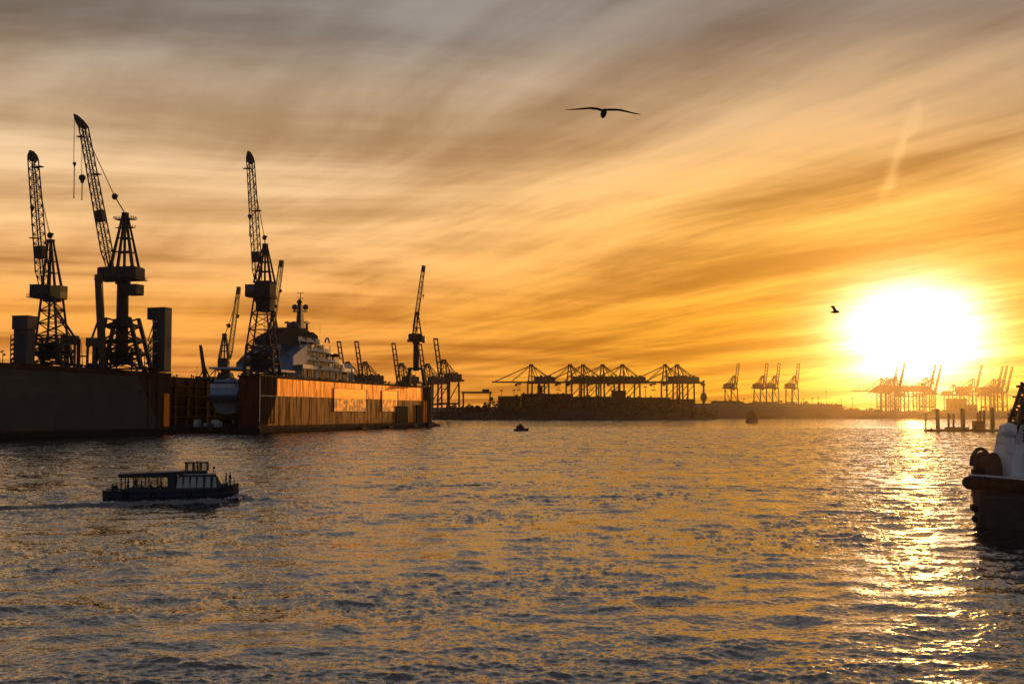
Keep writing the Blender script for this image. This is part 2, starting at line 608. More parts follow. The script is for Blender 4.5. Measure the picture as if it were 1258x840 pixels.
def build_water():
    rs = [6.0, 14, 24, 34]
    r = 42.0
    while r < 190:
        rs.append(r)
        r += min(max(r * r / (CAM_H * 1235) * .75, .10), .5)
    rs += [190.0, 190.8]
    rs2 = []
    r = 189.5
    while r < 4500:
        rs2.append(r)
        r += .9 if r < 900 else .9 + (r - 900) * .04
    coarse = np.concatenate([np.arange(26, 60, 2.0), np.arange(60, 181, 10.0)])
    patches = []
    for rr, n in ((np.array(rs), 1080), (np.array(rs2), 620)):
        az = np.radians(np.concatenate([-coarse[::-1], np.linspace(-24.5, 24.5, n), coarse]))
        patches.append((rr, az))
    X = np.concatenate([(rr[:, None] * np.sin(az)[None, :]).ravel() for rr, az in patches])
    Y = np.concatenate([(rr[:, None] * np.cos(az)[None, :]).ravel() for rr, az in patches])
    RR = np.concatenate([np.repeat(rr, len(az)) for rr, az in patches])
    A = spectrum(1024, 61.0, 3, .12, 10, 1.5, .31, .10, .95)
    Bt = spectrum(512, 233.0, 5, 3.0, 50, 6, .08, .25, 1.0)
    h = np.zeros(len(X), np.float32)
    ox, oy = h.copy(), h.copy()
    g1, g2, _ = sample(Bt, X * .23 + 40, Y * .16 + 13, .5)
    gust = np.clip(1.0 + 1.1 * g1 / (g1.std() + 1e-6) * .38, .5, 1.7)      # livelier and calmer patches
    for t, a in ((A, .0), (Bt, .3)):
        q = sample(t, X, Y, a)
        fade = np.clip(1.15 - (RR - 1300) / 900, 0.12, 1)
        if t is A:
            fade = fade * gust * np.interp(RR, [50, 100, 300, 700], [.84, .92, 1.15, 1.3])
        h += q[0] * fade
        ox += q[1] * fade
        oy += q[2] * fade
    # wake of the barge: smoother water astern, diverging ripples
    bx, by = X - BARGE.x, Y - BARGE.y
    al = bx * BARGE_H.x + by * BARGE_H.y
    ac = -bx * BARGE_H.y + by * BARGE_H.x
    astern = np.clip((-al - 4) / 6, 0, 1) * np.clip(1 - (-al - 8) / 75, 0, 1)
    core = np.exp(-(ac / (2.0 + .09 * np.clip(-al, 0, 99))) ** 2) * astern
    h *= (1 + .5 * core)
    arm = np.abs(ac) - (2.2 + .30 * np.clip(8.5 - al, 0, 99))
    kel = np.exp(-(arm / 1.6) ** 2) * np.clip((8.5 - al) / 2.5, 0, 1) * np.exp(-np.clip(8.5 - al, 0, 99) / 40)
    h += np.where(ac < 0, .62, .25) * kel * np.cos(arm * 1.7 + .3 * np.sin(al * 1.3))
    h += .6 * np.exp(-((al - 9.4) / .9) ** 2 - (ac / 1.6) ** 2) + .4 * np.exp(-((al - 11.6) / 1.0) ** 2 - ((ac + 1.2) / 2.2) ** 2)
    V = np.stack([X + ox, Y + oy, h], 1).astype(np.float32)
    quads, base = [], 0
    for rr, az in patches:
        nr, na = len(rr), len(az)
        i, j = np.meshgrid(np.arange(nr - 1), np.arange(na - 1), indexing='ij')
        a = (base + i * na + j).ravel()
        quads.append(np.stack([a, a + 1, a + na + 1, a + na], 1)[:, ::-1])
        base += nr * na
    Fq = np.concatenate(quads).astype(np.int32)
    me = bpy.data.meshes.new('water')
    me.vertices.add(len(V))
    me.vertices.foreach_set('co', V.ravel())
    nf = len(Fq)
    me.loops.add(nf * 4)
    me.loops.foreach_set('vertex_index', Fq.ravel())
    me.polygons.add(nf)
    me.polygons.foreach_set('loop_start', np.arange(0, nf * 4, 4, dtype=np.int32))
    me.polygons.foreach_set('use_smooth', np.ones(nf, bool))
    me.update(calc_edges=True)
    m = bpy.data.materials.new('river_water')
    m.use_nodes = True
    B = NB(m.node_tree)
    bs = m.node_tree.nodes['Principled BSDF']
    geo = B.new('ShaderNodeNewGeometry')
    pos = geo.outputs['Position']
    fl = B.v('MULTIPLY', pos, (.5, 1.0, 0.0))
    _, c1 = B.noise(fl, 6.0, 3, .62)
    _, c2 = B.noise(B.v('MULTIPLY', pos, (.62, 1.0, 0.0)), .16, 8, .74)
    flat = B.v('MULTIPLY', pos, (1, 1, 0))
    dist = B.v('LENGTH', flat)
    far = B.smooth(dist, 60, 420, .30, 1.0)
    s1 = B.v('SCALE', B.v('SUBTRACT', c1, (.5, .5, .5)), B.smooth(dist, 60, 350, .6, 1.2))
    s2 = B.v('SCALE', B.v('SUBTRACT', c2, (.5, .5, .5)), B.m('MULTIPLY', far, 1.5))
    sl = B.v('MULTIPLY', B.v('ADD', s1, s2), (.8, 1, 0))
    nrm = B.v('NORMALIZE', B.v('ADD', geo.outputs['Normal'], sl))
    B.put(bs.inputs['Normal'], nrm)
    B.put(bs.inputs['Base Color'], (.010, .014, .017, 1))
    B.put(bs.inputs['Roughness'], .09)
    bs.inputs['IOR'].default_value = 3.0
    bs.inputs['Specular Tint'].default_value = (1.0, 1.0, 1.07, 1)
    me.materials.append(m)
    o = bpy.data.objects.new('water', me)
    COL.objects.link(o)
    o['kind'] = 'structure'


build_water()
# ------------------------------------------------------------------ land
def build_land():
    def ridge(name, Yf, prof, depth, material, x_noise=1.0):
        """land strip: waterline at Yf, skyline heights prof [(px, z)], rising over 25 m, flat behind"""
        xs = np.arange(at(prof[0][0], 510, Yf).x, at(prof[-1][0], 510, Yf).x, 9.0)
        pz = np.interp(xs, [at(p, 510, Yf).x for p, z in prof], [z for p, z in prof])
        rows = [(0, -1.5, 0), (4, .8, 0), (16, 2.5, .22), (40, 4, .55), (90, 5, 1.0), (depth * .5, 5, 1.0), (depth, 5, .9)]
        vs, fs = [], []
        for k, (dy, z0, fr) in enumerate(rows):
            for i, x in enumerate(xs):
                n = math.sin(x * .043 + k) * .5 + math.sin(x * .11 + k * 2) * .35
                yy = Yf + dy + (n * 6 if k else n * 9)
                vs.append((x * yy / Yf if k > 3 else x, yy, z0 + fr * (pz[i] - 5) + (n * .5 * x_noise if k > 1 else 0)))
        n = len(xs)
        for k in range(len(rows) - 1):
            for i in range(n - 1):
                fs.append((k * n + i, k * n + i + 1, (k + 1) * n + i + 1, (k + 1) * n + i))
        mb = MB()
        mb.add(vs, fs)
        o = mb.build(name, material, smooth=True)
        o['kind'] = 'structure'
        return o
    ridge('near_bank', 1930, [(-900, 9), (150, 9), (530, 12), (560, 19), (620, 20), (700, 24), (800, 22), (850, 17), (875, 12), (886, 3)], 420, EARTH)
    ridge('far_bank', 2330, [(-900, 20), (600, 22), (880, 30), (960, 30), (1010, 28), (1040, 18), (1100, 14), (1180, 15), (1260, 14), (1900, 14), (2400, 14)], 900, EARTH)
    # wooded edge of the near bank: leaf clumps
    mb = MB()
    rng = random.Random(11)
    for k in range(5600):
        px = rng.uniform(535, 880)
        top = np.interp(px, [535, 560, 620, 700, 800, 850, 880], [16, 25, 32, 33, 31, 25, 14]) * (0.78 + .3 * math.sin(px * .19) * math.sin(px * .053 + 1) + .12 * math.sin(px * .7))
        Y = 1938 + rng.random() ** 1.3 * 90
        z = 1 + top * math.sqrt(rng.random())
        x = (px - CX) / F_PX * Y
        r = rng.uniform(1.0, 2.7)
        q = Quaternion((rng.gauss(0, 1), rng.gauss(0, 1), rng.gauss(0, 1), rng.gauss(0, 1))).normalized()
        e1, e2 = q @ Vector((r, 0, 0)), q @ Vector((0, r * .7, 0))
        c = Vector((x, Y, z))
        mb.add([c - e1, c - e2, c + e1, c + e2], [(0, 1, 2, 3)])
    o = mb.build('treeline', LEAF)
    o['kind'] = 'stuff'
    tag(o, 'dark wooded fringe along the far bank below the container cranes', 'treeline')


build_land()


def far_scrub():
    mb = MB()
    rng = random.Random(17)
    for k in range(2600):
        px = rng.uniform(885, 1262)
        top = np.interp(px, [885, 960, 1010, 1040, 1100, 1262], [31, 31, 29, 19, 15, 15]) + 3.2 * math.sin(px * .31) * math.sin(px * .087) + rng.uniform(-2, 2.4)
        Y = 2425 + rng.random() * 60
        c = Vector(((px - CX) / F_PX * Y, Y, top - rng.uniform(0, 4)))
        r = rng.uniform(1.0, 2.6)
        q = Quaternion((rng.gauss(0, 1), rng.gauss(0, 1), rng.gauss(0, 1), rng.gauss(0, 1))).normalized()
        e1, e2 = q @ Vector((r, 0, 0)), q @ Vector((0, r * .7, 0))
        mb.add([c - e1, c - e2, c + e1, c + e2], [(0, 1, 2, 3)])
    o = mb.build('undergrowth', LEAF)
    o['kind'] = 'stuff'
    tag(o, 'low scrub along the crest of the hazy far bank', 'undergrowth')


far_scrub()

# ------------------------------------------------------------------ floating docks
U = Vector((0.2265, 0.974, 0)).normalized()          # both docks lie along this line
NRM = Vector((U.y, -U.x, 0))                          # outward (towards the sun side)
DOCK_RZ = math.atan2(U.y, U.x)
# dock frames: local x along U, local y = -NRM side is +y (left of U), z up
TOPZ = 31.5


def floating_dock(label, O, length, wall_w=12.0, inner=46.0, kind='right'):
    """local origin = near outer corner of the sun-side wing wall at the water; x along the dock, y to its other wing"""
    t = thing('floating_dock', label, 'floating dock', O, DOCK_RZ)
    W = wall_w
    full = 2 * W + inner
    mb = MB()
    mb.box(-4, length + 4, -1.5, full + 1.5, -2.5, 3.4)
    mb.build('pontoon', WALLD, t)
    return t


O11 = Vector((at(318, 510, 668).x, 668, 0))
O10E = Vector((-177.5, 640, 0))
L11 = 322.0
L10 = 270.0
O10 = O10E - U * L10


def local11(px, py, off=0.0):
    """pixel -> (s, z) on a plane parallel to the dock wall, off metres inside it"""
    Q = O11 - NRM * off
    return on_plane((Q.x, Q.y), (U.x, U.y), px, py)


def local10(px, py, off=0.0):
    Q = O10 - NRM * off
    return on_plane((Q.x, Q.y), (U.x, U.y), px, py)


def small_deck_clutter(t, rng, x0, x1, y0, y1, n, z=TOPZ):
    """ventilators, lockers and lamp standards on top of a wing wall"""
    for k in range(n):
        x, y = rng.uniform(x0, x1), rng.uniform(y0, y1)
        q = rng.random()
        mb = MB()
        if q < .35:
            mb.tube((x, y, z), (x, y, z + 1.6), .35, n=8).ball((x, y, z + 1.8), .62, 8, 6, .6)
            mb.build('ventilator', STEEL, t)
        elif q < .6:
            mb.box(x - 1.2, x + 1.2, y - .7, y + .7, z, z + rng.uniform(1.2, 2.6))
            mb.box(x - 1.3, x + 1.3, y - .8, y + .8, z + 2.6, z + 2.75)
            mb.build('deck_locker', STEEL, t)
        elif q < .8:
            h = rng.uniform(4, 8)
            mb.tube((x, y, z), (x, y, z + h), .12, .08, 6).beam((x - .7, y, z + h), (x + .7, y, z + h), .2).cbox((x + .7, y, z + h - .1), .6, .35, .25)
            mb.build('lamp_standard', STEEL, t)
        else:
            mb.tube((x - .8, y, z), (x - .8, y, z + 1.1), .3, .38, 8).tube((x + .8, y, z), (x + .8, y, z + 1.1), .3, .38, 8).box(x - 1.4, x + 1.4, y - .5, y + .5, z, z + .2)
            mb.build('bollard', STEEL, t)


def build_dock11():
    rng = random.Random(4)
    t = floating_dock('long ochre floating dock with a lit side wall, holding a white yacht', O11, L11)
    W, inner = 12.0, 46.0
    zs = 20.3                     # height where the lighter ochre band meets the darker brown one
    # sun-side wing wall: core, then plate bands outside it
    MB().box(0, L11, .02, W, 3.4, TOPZ).build('wing_wall', WALLD, t)
    sA, zA = local11(340, 474)
    sB, _ = local11(519, 474)
    n = 16
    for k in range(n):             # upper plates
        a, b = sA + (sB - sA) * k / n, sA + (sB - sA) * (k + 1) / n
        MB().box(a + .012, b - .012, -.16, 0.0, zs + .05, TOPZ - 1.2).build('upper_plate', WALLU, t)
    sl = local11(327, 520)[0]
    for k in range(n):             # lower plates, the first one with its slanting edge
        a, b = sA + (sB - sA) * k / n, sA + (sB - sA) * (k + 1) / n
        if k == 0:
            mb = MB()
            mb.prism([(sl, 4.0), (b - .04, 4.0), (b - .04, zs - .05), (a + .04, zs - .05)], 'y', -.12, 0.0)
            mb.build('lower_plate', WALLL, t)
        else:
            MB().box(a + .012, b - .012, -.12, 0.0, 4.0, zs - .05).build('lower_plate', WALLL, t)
    # far end plates stepped down
    s1, s2 = local11(520, 480)[0], L11 - 1
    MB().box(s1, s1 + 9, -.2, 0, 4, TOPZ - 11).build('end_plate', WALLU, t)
    for px in (521.5, 524, 527, 529.4):
        s = min(local11(px, 480)[0], L11 - .5)
        MB().tube((s, -.7, 3.4), (s, -.7, TOPZ), .3, n=6).build('drain_pipe', WHITEW if px > 528 else WALLD, t)
    MB().box(-.14, -.02, .3, W - .3, 4, TOPZ - 1.3).build('end_plate', REDRUST, t)
    # recess at the near end and its white frame
    MB().box(.1, .5, -.5, -.05, 6, TOPZ).build('white_edge_post', WHITEW, t)
    MB().box(.5, sA - .1, -.42, -.05, TOPZ - .5, TOPZ - .1).box(.5, sA - .1, -.42, -.05, zs - .15, zs + .15).build('white_edge_rail', WHITEW, t)
    for s in np.linspace(3, sA - 3, 5):
        MB().box(s - .2, s + .2, -.3, 0, 5, TOPZ - .6).build('recess_post', WALLD, t)
    # walkway lip and railing on top
    MB().box(-1, L11 + 1, -.6, W + .4, TOPZ - 1.15, TOPZ - .02).build('deck_edge', WALLD, t)
    MB().rail([(-.8, -.4, TOPZ), (L11 + .8, -.4, TOPZ)], 1.2, 3.2, .06).rail([(-.8, W, TOPZ), (L11 + .8, W, TOPZ)], 1.2, 3.2, .06).build('deck_railing', STEEL, t)
    MB().box(0, L11, 2.2, 2.6, TOPZ, TOPZ + .25).box(0, L11, 9.4, 9.8, TOPZ, TOPZ + .25).build('crane_rail', STEEL, t)
    # two printed banners, yellow field over a picture
    for (pa, pb) in ((410, 449.5), (469, 488)):
        a, b = local11(pa, 490)[0], local11(pb, 490)[0]
        zt, zb = 26.4, 12.0
        bn = MB().box(a, b, -.40, -.36, zs, zt).build('banner', POSTERY, t)
        MB().box(a, b, -.40, -.36, zb, zs - .04).build('banner_picture', POSTER, bn)
        fr = MB()
        for z in (zb - .15, zt):
            fr.box(a - .2, b + .2, -.5, -.35, z, z + .25)
        fr.box(a - .3, a, -.5, -.35, zb, zt).box(b, b + .3, -.5, -.35, zb, zt)
        fr.build('banner_frame', WHITEW, bn)
    for pa, pb, zt in ((486, 500, 15.5), (511, 517, 16.5)):
        a, b = local11(pa, 510)[0], local11(pb, 510)[0]
        g = MB().box(a, b, -.9, -.2, 3.4, zt).build('dark_fender_panel', BLACK, t)
        MB().box(a - .3, b + .3, -1.2, -.2, zt, zt + .4).build('panel_cap', WALLD, g)
    # fender belt at the water, small platforms
    MB().box(-4.5, L11 + 5, -2.6, -1.4, .3, 2.6).build('fender_belt', BLACK, t)
    for s in (150, 205, 262, 300, 318):
        MB().box(s, s + rng.uniform(8, 16), -4.4, -2.5, .2, rng.uniform(1.6, 4.2)).build('work_platform', WOODT, t)
    # other wing wall with pipes and pillars on its inner face
    y0 = W + inner
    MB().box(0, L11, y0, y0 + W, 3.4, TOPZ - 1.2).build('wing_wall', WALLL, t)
    MB().box(-1, L11, y0 - .7, y0 + W, TOPZ - 1.15, TOPZ - .3).build('deck_edge', WALLD, t)
    for k in range(26):
        s = 2 + k * 12 + rng.uniform(-2, 2)
        MB().box(s, s + rng.uniform(1.2, 3.2), y0 - rng.uniform(.8, 1.6), y0, 3.4, TOPZ - 1.2).build('wall_pillar', WALLD, t)
    for z in (8.5, 14, 20.5, 26):
        MB().tube((0, y0 - 1.9, z), (L11, y0 - 1.9, z), .38, n=6).build('wall_pipe', WALLD, t)
    MB().rail([(-.8, y0 - .5, TOPZ - .3), (L11, y0 - .5, TOPZ - .3)], 1.2, 3.0, .06).build('deck_railing', STEEL, t)
    small_deck_clutter(t, rng, 2, 150, y0, y0 + W, 26, TOPZ - .3)
    small_deck_clutter(t, rng, 40, L11 - 5, 1, 9, 30)
    # keel blocks and loose crates on the pontoon deck
    for k in range(22):
        s = 1 + k * 6.5
        MB().box(s, s + 2, W + 11, W + 17, 3.4, 5.0).build('keel_block', WOODT, t)
    for k in range(16):
        s, y = rng.uniform(-2, 50), rng.uniform(W + 3, W + 44)
        MB().box(s, s + rng.uniform(2, 6), y, y + rng.uniform(1, 4), 3.4, rng.uniform(4.4, 7.5)).build('deck_crate', WALLD if k % 3 else WHITEW, t)
    MB().rail([(-3.6, W + 1, 3.4), (-3.6, W + inner - 1, 3.4)], 1.4, 2, .07).build('pontoon_railing', STEEL, t)
    return t


DOCK11 = build_dock11()


def build_dock10():
    rng = random.Random(9)
    t = floating_dock('dark floating dock with a wide blank grey banner along its side', O10, L10, inner=44)
    W, inner = 12.0, 44.0
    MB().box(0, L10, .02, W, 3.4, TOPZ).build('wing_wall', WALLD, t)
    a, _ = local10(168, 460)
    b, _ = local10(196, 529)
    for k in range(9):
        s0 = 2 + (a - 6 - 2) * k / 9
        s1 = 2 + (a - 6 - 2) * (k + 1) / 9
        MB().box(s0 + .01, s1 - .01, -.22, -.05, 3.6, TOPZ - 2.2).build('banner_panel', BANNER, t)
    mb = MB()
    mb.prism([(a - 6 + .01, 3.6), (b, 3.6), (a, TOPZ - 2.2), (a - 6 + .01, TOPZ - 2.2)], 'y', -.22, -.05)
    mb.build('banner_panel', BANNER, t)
    MB().box(-1, L10 + 1, -.7, W + .4, TOPZ - 2.1, TOPZ - .02).build('deck_edge', WALLD, t)
    MB().box(-4.5, L10 + 5, -2.6, -1.4, .2, 2.8).build('fender_belt', BLACK, t)
    # end of the wall: sunlit sliver painted in ochre, ledge and ladder
    MB().box(L10 - 6, L10 - .4, -.6, 0, 4, 21).build('end_plate', WALLU, t)
    MB().box(L10 - 30, L10 + .6, -.9, -.3, 21.2, 21.6).build('end_ledge', STEEL, t)
    for s in (L10 - 22, L10 - 13):
        MB().box(s, s + .8, -.5, 0, 4, TOPZ - 2.4).build('end_rib', WALLD, t)
    MB().rail([(0, -.4, TOPZ), (L10 + .6, -.4, TOPZ), (L10 + .6, W, TOPZ)], 1.2, 2.6, .06).build('deck_railing', STEEL, t)
    MB().box(0, L10, 2.2, 2.6, TOPZ, TOPZ + .25).box(0, L10, 9.4, 9.8, TOPZ, TOPZ + .25).build('crane_rail', STEEL, t)
    y0 = W + inner
    MB().box(0, L10, y0, y0 + W, 3.4, TOPZ - 1).build('wing_wall', WALLD, t)
    MB().rail([(0, y0, TOPZ - 1), (L10, y0, TOPZ - 1)], 1.2, 3, .06).build('deck_railing', STEEL, t)
    small_deck_clutter(t, rng, 120, L10 - 4, 1, 11, 46)
    return t


DOCK10 = build_dock10()


# ------------------------------------------------------------------ dockside cranes
def dock_crane(label, loc, rz, k, px0, py0, P, group='slewing cranes on the floating docks', paint=STEEL, jibpaint=None, house=None, cat='dock crane'):
    """P holds the outline in photograph units (dx to the jib side positive, dy up) times k metres"""
    jibpaint = jibpaint or paint
    t = thing('dock_crane', label, cat, loc, rz, group)
    L0, Yc, cr = Vector(loc), loc[1], abs(math.cos(rz))

    def q(x, y):
        w = at(x, y, Yc)
        return Vector(((w.x - L0.x) * P['dir'] / cr, 0, w.z - L0.z))

    def zz(y):
        return at(px0, y, Yc).z - L0.z
    # portal and legs
    xa, xb, ya, yb, yt = P['portal']          # half spread at foot, at top; foot y, top y
    hw0, hw1 = (xb - xa) / 2 * k, P['pt'] / 2 * k
    zt = zz(yt)
    xm = ((xa + xb) / 2 - px0) * k * P['dir']
    lw = P.get('leg', 1.4)
    dpt = min(hw0, 4.6)
    for i, j in ((-1, -1), (1, -1), (1, 1), (-1, 1)):
        lg = MB().beam((xm + i * hw0, j * dpt, .5), (P.get('tx', 0) + i * hw1, j * min(hw1, 4.2), zt), lw, lw, lw * .85, lw * .85)
        lo = lg.build('leg', paint, t)
        MB().box(xm + i * hw0 - 1.6, xm + i * hw0 + 1.6, j * dpt - .5, j * dpt + .5, .1, 1.2).build('bogie', STEEL, lo)
    br = MB()
    for f in P.get('levels', (.35, .7)):
        h = hw0 + (hw1 - hw0) * f
        d = dpt + (min(hw1, 4.2) - dpt) * f
        xc = xm + (P.get('tx', 0) - xm) * f
        z = .5 + (zt - .5) * f
        for i, j, a, b in ((-1, -1, 1, -1), (1, -1, 1, 1), (1, 1, -1, 1), (-1, 1, -1, -1)):
            br.beam((xc + i * h, j * d, z), (xc + a * h, b * d, z), lw * .7)
    fl = [0] + list(P.get('levels', (.35, .7))) + [1]
    for f0, f1 in zip(fl, fl[1:]):
        for j in (-1, 1):
            def C(f, i):
                h = hw0 + (hw1 - hw0) * f
                return Vector((xm + (P.get('tx', 0) - xm) * f + i * h, j * (dpt + (min(hw1, 4.2) - dpt) * f), .5 + (zt - .5) * f))
            if P.get('xbrace', True):
                br.beam(C(f0, -1), C(f1, 1), lw * .42)
                br.beam(C(f0, 1), C(f1, -1), lw * .42)
    br.build('portal_bracing', paint, t)
    if 'skirt' in P:                           # dense lower frame and winch house between the legs
        x0, x1, y0, y1 = P['skirt']
        A, Bq = q(x0, y0), q(x1, y1)
        w = abs(Bq.x - A.x)
        cx = (A.x + Bq.x) / 2
        mb = MB()
        mb.lattice((cx, 0, A.z + .3), (cx, 0, Bq.z), w * .98, w * .94, 4, .9, .45, 8.0, 7.6)
        mb.build('base_frame', paint, t)
        MB().box(cx - w * .3, cx + w * .28, -2.6, 2.8, A.z + 2.5, A.z + (Bq.z - A.z) * .72).build('winch_house', paint, t)
    # tower
    ys = P['slew']
    zs = zz(ys)
    if P['tower'] == 'column':
        w = P['tw'] * k
        MB().tube((0, 0, zt * P.get('colbase', .4)), (0, 0, zs), w * .52, w * .47, 14).build('column', paint, t)
    else:
        w = P['tw'] * k
        MB().lattice((P.get('tx', 0), 0, zt), (0, 0, zs), P['pt'] * k, w, 6, .75, .36, min(P['pt'] * k, 8.4), min(w, 7)).build('lattice_tower', paint, t)
    # ladder up the tower
    mb = MB()
    for dx in (-.3, .3):
        mb.beam((dx, -4.4, zt * .2), (dx, -3.0, zs), .12)
    for i in range(int(zs)):
        z = zt * .2 + (zs - zt * .2) * i / int(zs)
        yy = -4.4 + 1.4 * i / int(zs)
        mb.beam((-.3, yy, z), (.3, yy, z), .09)
    mb.build('ladder', STEEL, t)
    # slewing platform and houses
    x0, x1, y0, y1 = P['plat']
    A, Bq = q(x0, y0), q(x1, y1)
    lo, hi = min(A.x, Bq.x), max(A.x, Bq.x)
    MB().tube((0, 0, zs - 1.6), (0, 0, zs + .4), P['tw'] * k * .62, n=14).build('slewing_ring', STEEL, t)
    hs = P.get('housey', 3.6)
    mb = MB()
    mb.prism([(lo, zs + .4), (hi, zs + .4), (hi, A.z if A.z > Bq.z else Bq.z), (hi - 1, max(A.z, Bq.z) + .6), (lo + 1, max(A.z, Bq.z) + .6), (lo, max(A.z, Bq.z))], 'y', -hs, hs)
    ho = mb.build('machinery_house', house or paint, t)
    for i in range(3):
        xw = lo + (hi - lo) * (.25 + .25 * i)
        MB().box(xw - .6, xw + .6, hs, hs + .06, zs + 2, zs + 3.4).build('window', DGLASS, ho)
    MB().rail([(lo - .8, -hs - .8, zs + .4), (hi + .8, -hs - .8, zs + .4), (hi + .8, hs + .8, zs + .4), (lo - .8, hs + .8, zs + .4), (lo - .8, -hs - .8, zs + .4)], 1.2, 1.8, .07).box(lo - 1, hi + 1, -hs - 1, hs + 1, zs + .1, zs + .38).build('gallery', STEEL, t)
    for nm, key, m_ in (('counterweight', 'cw', YELLOW), ('driver_cab', 'cab', paint), ('lower_house', 'low', paint)):
        if key in P:
            a0, a1, b0, b1 = P[key]
            A, Bq = q(a0, b0), q(a1, b1)
            lo2, hi2 = min(A.x, Bq.x), max(A.x, Bq.x)
            z0, z1 = min(A.z, Bq.z), max(A.z, Bq.z)
            hy = hs * .8
            cab = MB().prism([(lo2, z0 + .5), (lo2 + .5, z0), (hi2 - .5, z0), (hi2, z0 + .5), (hi2, z1), (lo2, z1)], 'y', -hy, hy).build(nm, m_, t)
            if key == 'cab':
                MB().box(lo2 + .4, hi2 - .4, hy, hy + .05, z0 + (z1 - z0) * .45, z1 - .4).build('window', DGLASS, cab)
                MB().box(lo2 - .2, hi2 + .2, -hy - .2, hy + .2, z1, z1 + .2).build('roof', STEEL, cab)
    # A-frame
    ax, ay = P['apex']
    Ap = q(ax, ay)
    mb = MB()
    fx0, fx1, fy = P['afeet']
    zf = zz(fy)
    aw = P.get('aw', 1.0)
    for j in (-1, 1):
        for fx in (fx0, fx1):
            mb.beam((q(fx, fy).x, j * hs * .7, zf), (Ap.x + (.7 if fx == fx0 else -.7) * (1 if q(fx0, fy).x > q(fx1, fy).x else -1), j * .8, Ap.z), aw, aw, aw * .7, aw * .7)
        for f in (.3, .55, .8):
            a = Vector((q(fx0, fy).x, j * hs * .7, zf)).lerp(Vector((Ap.x, j * .8, Ap.z)), f)
            b = Vector((q(fx1, fy).x, j * hs * .7, zf)).lerp(Vector((Ap.x, j * .8, Ap.z)), f)
            mb.beam(a, b, aw * .5)
    mb.beam((Ap.x, 0, zf), (Ap.x, 0, Ap.z), aw * .8)
    mb.box(Ap.x - 1.3, Ap.x + 1.3, -1.2, 1.2, Ap.z - .8, Ap.z + .7)
    if 'top' in P:
        w = P['top'] * k / 2
        z = Ap.z - 2.6
        mb.box(Ap.x - w, Ap.x + w, -2.6, 2.6, z - .15, z)
        mb.rail([(Ap.x - w, -2.6, z), (Ap.x + w, -2.6, z), (Ap.x + w, 2.6, z), (Ap.x - w, 2.6, z), (Ap.x - w, -2.6, z)], 1.2, 1.4, .08)
        mb.rail([(Ap.x - w * .9, -2.2, z - 4), (Ap.x + w * .9, -2.2, z - 4)], 1.2, 1.4, .08).box(Ap.x - w * .9, Ap.x + w * .9, -2.2, 2.2, z - 4.2, z - 4)
    mb.build('a_frame', paint, t)
    # jib: lattice, then the head
    bx, by = P['jib0']
    tx, ty = P['jib1']
    hx, hy_ = P.get('head', (tx, ty))
    J0, J1, J2 = q(bx, by), q(hx, hy_), q(tx, ty)
    jw = P['jw'] * k
    npan = P.get('np', 22)
    jb = MB()
    jb.lattice(J0, J0.lerp(J1, .12), jw * .55, jw, 3, P.get('ch', .42), P.get('la', .2))
    jb.lattice(J0.lerp(J1, .12), J1, jw, jw * P.get('jt', .8), npan, P.get('ch', .42), P.get('la', .2))
    jo = jb.build('jib', jibpaint, t)
    d = (J1 - J0).normalized()
    s = Vector((d.z, 0, -d.x)) * (1 if d.z > 0 else -1)
    hw = jw * .5
    tipd = (J2 - J1)
    if tipd.length < 1:
        tipd = d * 4.0
        J1 = J2 - tipd
    hm = MB()
    pr = []
    for c, w_ in ((J1, hw), (J1 + tipd * .5, hw * .8), (J2, .25)):
        pr.append((c, w_))
    poly = [(c + s * w_) for c, w_ in pr] + [(c - s * w_) for c, w_ in reversed(pr)]
    for j in (-1, 1):
        yy = j * hw * .7
        hm.prism([(p_.x, p_.z) for p_ in poly], 'y', yy - .15, yy + .15)
    for c, w_ in pr[:2]:
        hm.tube(c + Vector((0, -hw * .7, 0)), c + Vector((0, hw * .7, 0)), .9, n=10)
    hm.tube(J2 - tipd * .08 + Vector((0, -hw * .7, 0)), J2 - tipd * .08 + Vector((0, hw * .7, 0)), .5, n=8)
    hm.build('jib_head', paint, jo)
    if 'box' in P:
        c = J0.lerp(J1, P['box'])
        MB().beam(c - d * 2.6, c + d * 2.6, jw * 1.05, jw * 1.1).build('jib_gear_box', paint, jo)
    if 'plt' in P:
        for f, sd in P['plt']:
            c = J0.lerp(J1, f)
            MB().beam(c, c + Vector((sd * P['dir'] * -1 * jw * 1.1, 0, .2)), jw * .7, .35).build('jib_platform', paint, jo)
    # luffing rope, block and hoist ropes
    if 'block' in P:
        Bk = q(*P['block'])
        MB().ball((Bk.x, 0, Bk.z), P.get('bk', 1.3), 8, 6, 1.1).box(Bk.x - 1.6, Bk.x + .2, -.5, .5, Bk.z + .2, Bk.z + .9).build('luffing_block', paint, t)
        rp = MB()
        for j in (-.35, .35):
            rp.tube((Ap.x, j, Ap.z), (Bk.x, j, Bk.z), .16, n=5)
            e = J0.lerp(J1, .97) - s * 0
            rp.tube((Bk.x, j, Bk.z), (e.x, j, e.z), .11, n=5)
        rp.build('luffing_rope', ROPE, t)
    for hk in P.get('hooks', ()):
        (x_, ya_), (yb_, yc_) = hk[0], hk[1]
        T0, K0, K1 = q(x_, ya_), q(x_, yb_), q(x_, yc_)
        rb = .9 if len(hk) < 3 else hk[2]
        rp = MB()
        for j in (-.3, .3):
            rp.tube((T0.x, j, T0.z), (T0.x, j, K0.z), .08, n=5)
        ro = rp.build('hoist_rope', ROPE, t)
        hb = MB().ball((K0.x, 0, K0.z), rb, 10, 6).taper((K0.x, 0, K0.z - rb * 1.6), rb * .5, rb * .5, (K0.x, 0, K0.z - rb * .5), rb, rb)
        hb.build('hook_block', STEEL, ro)
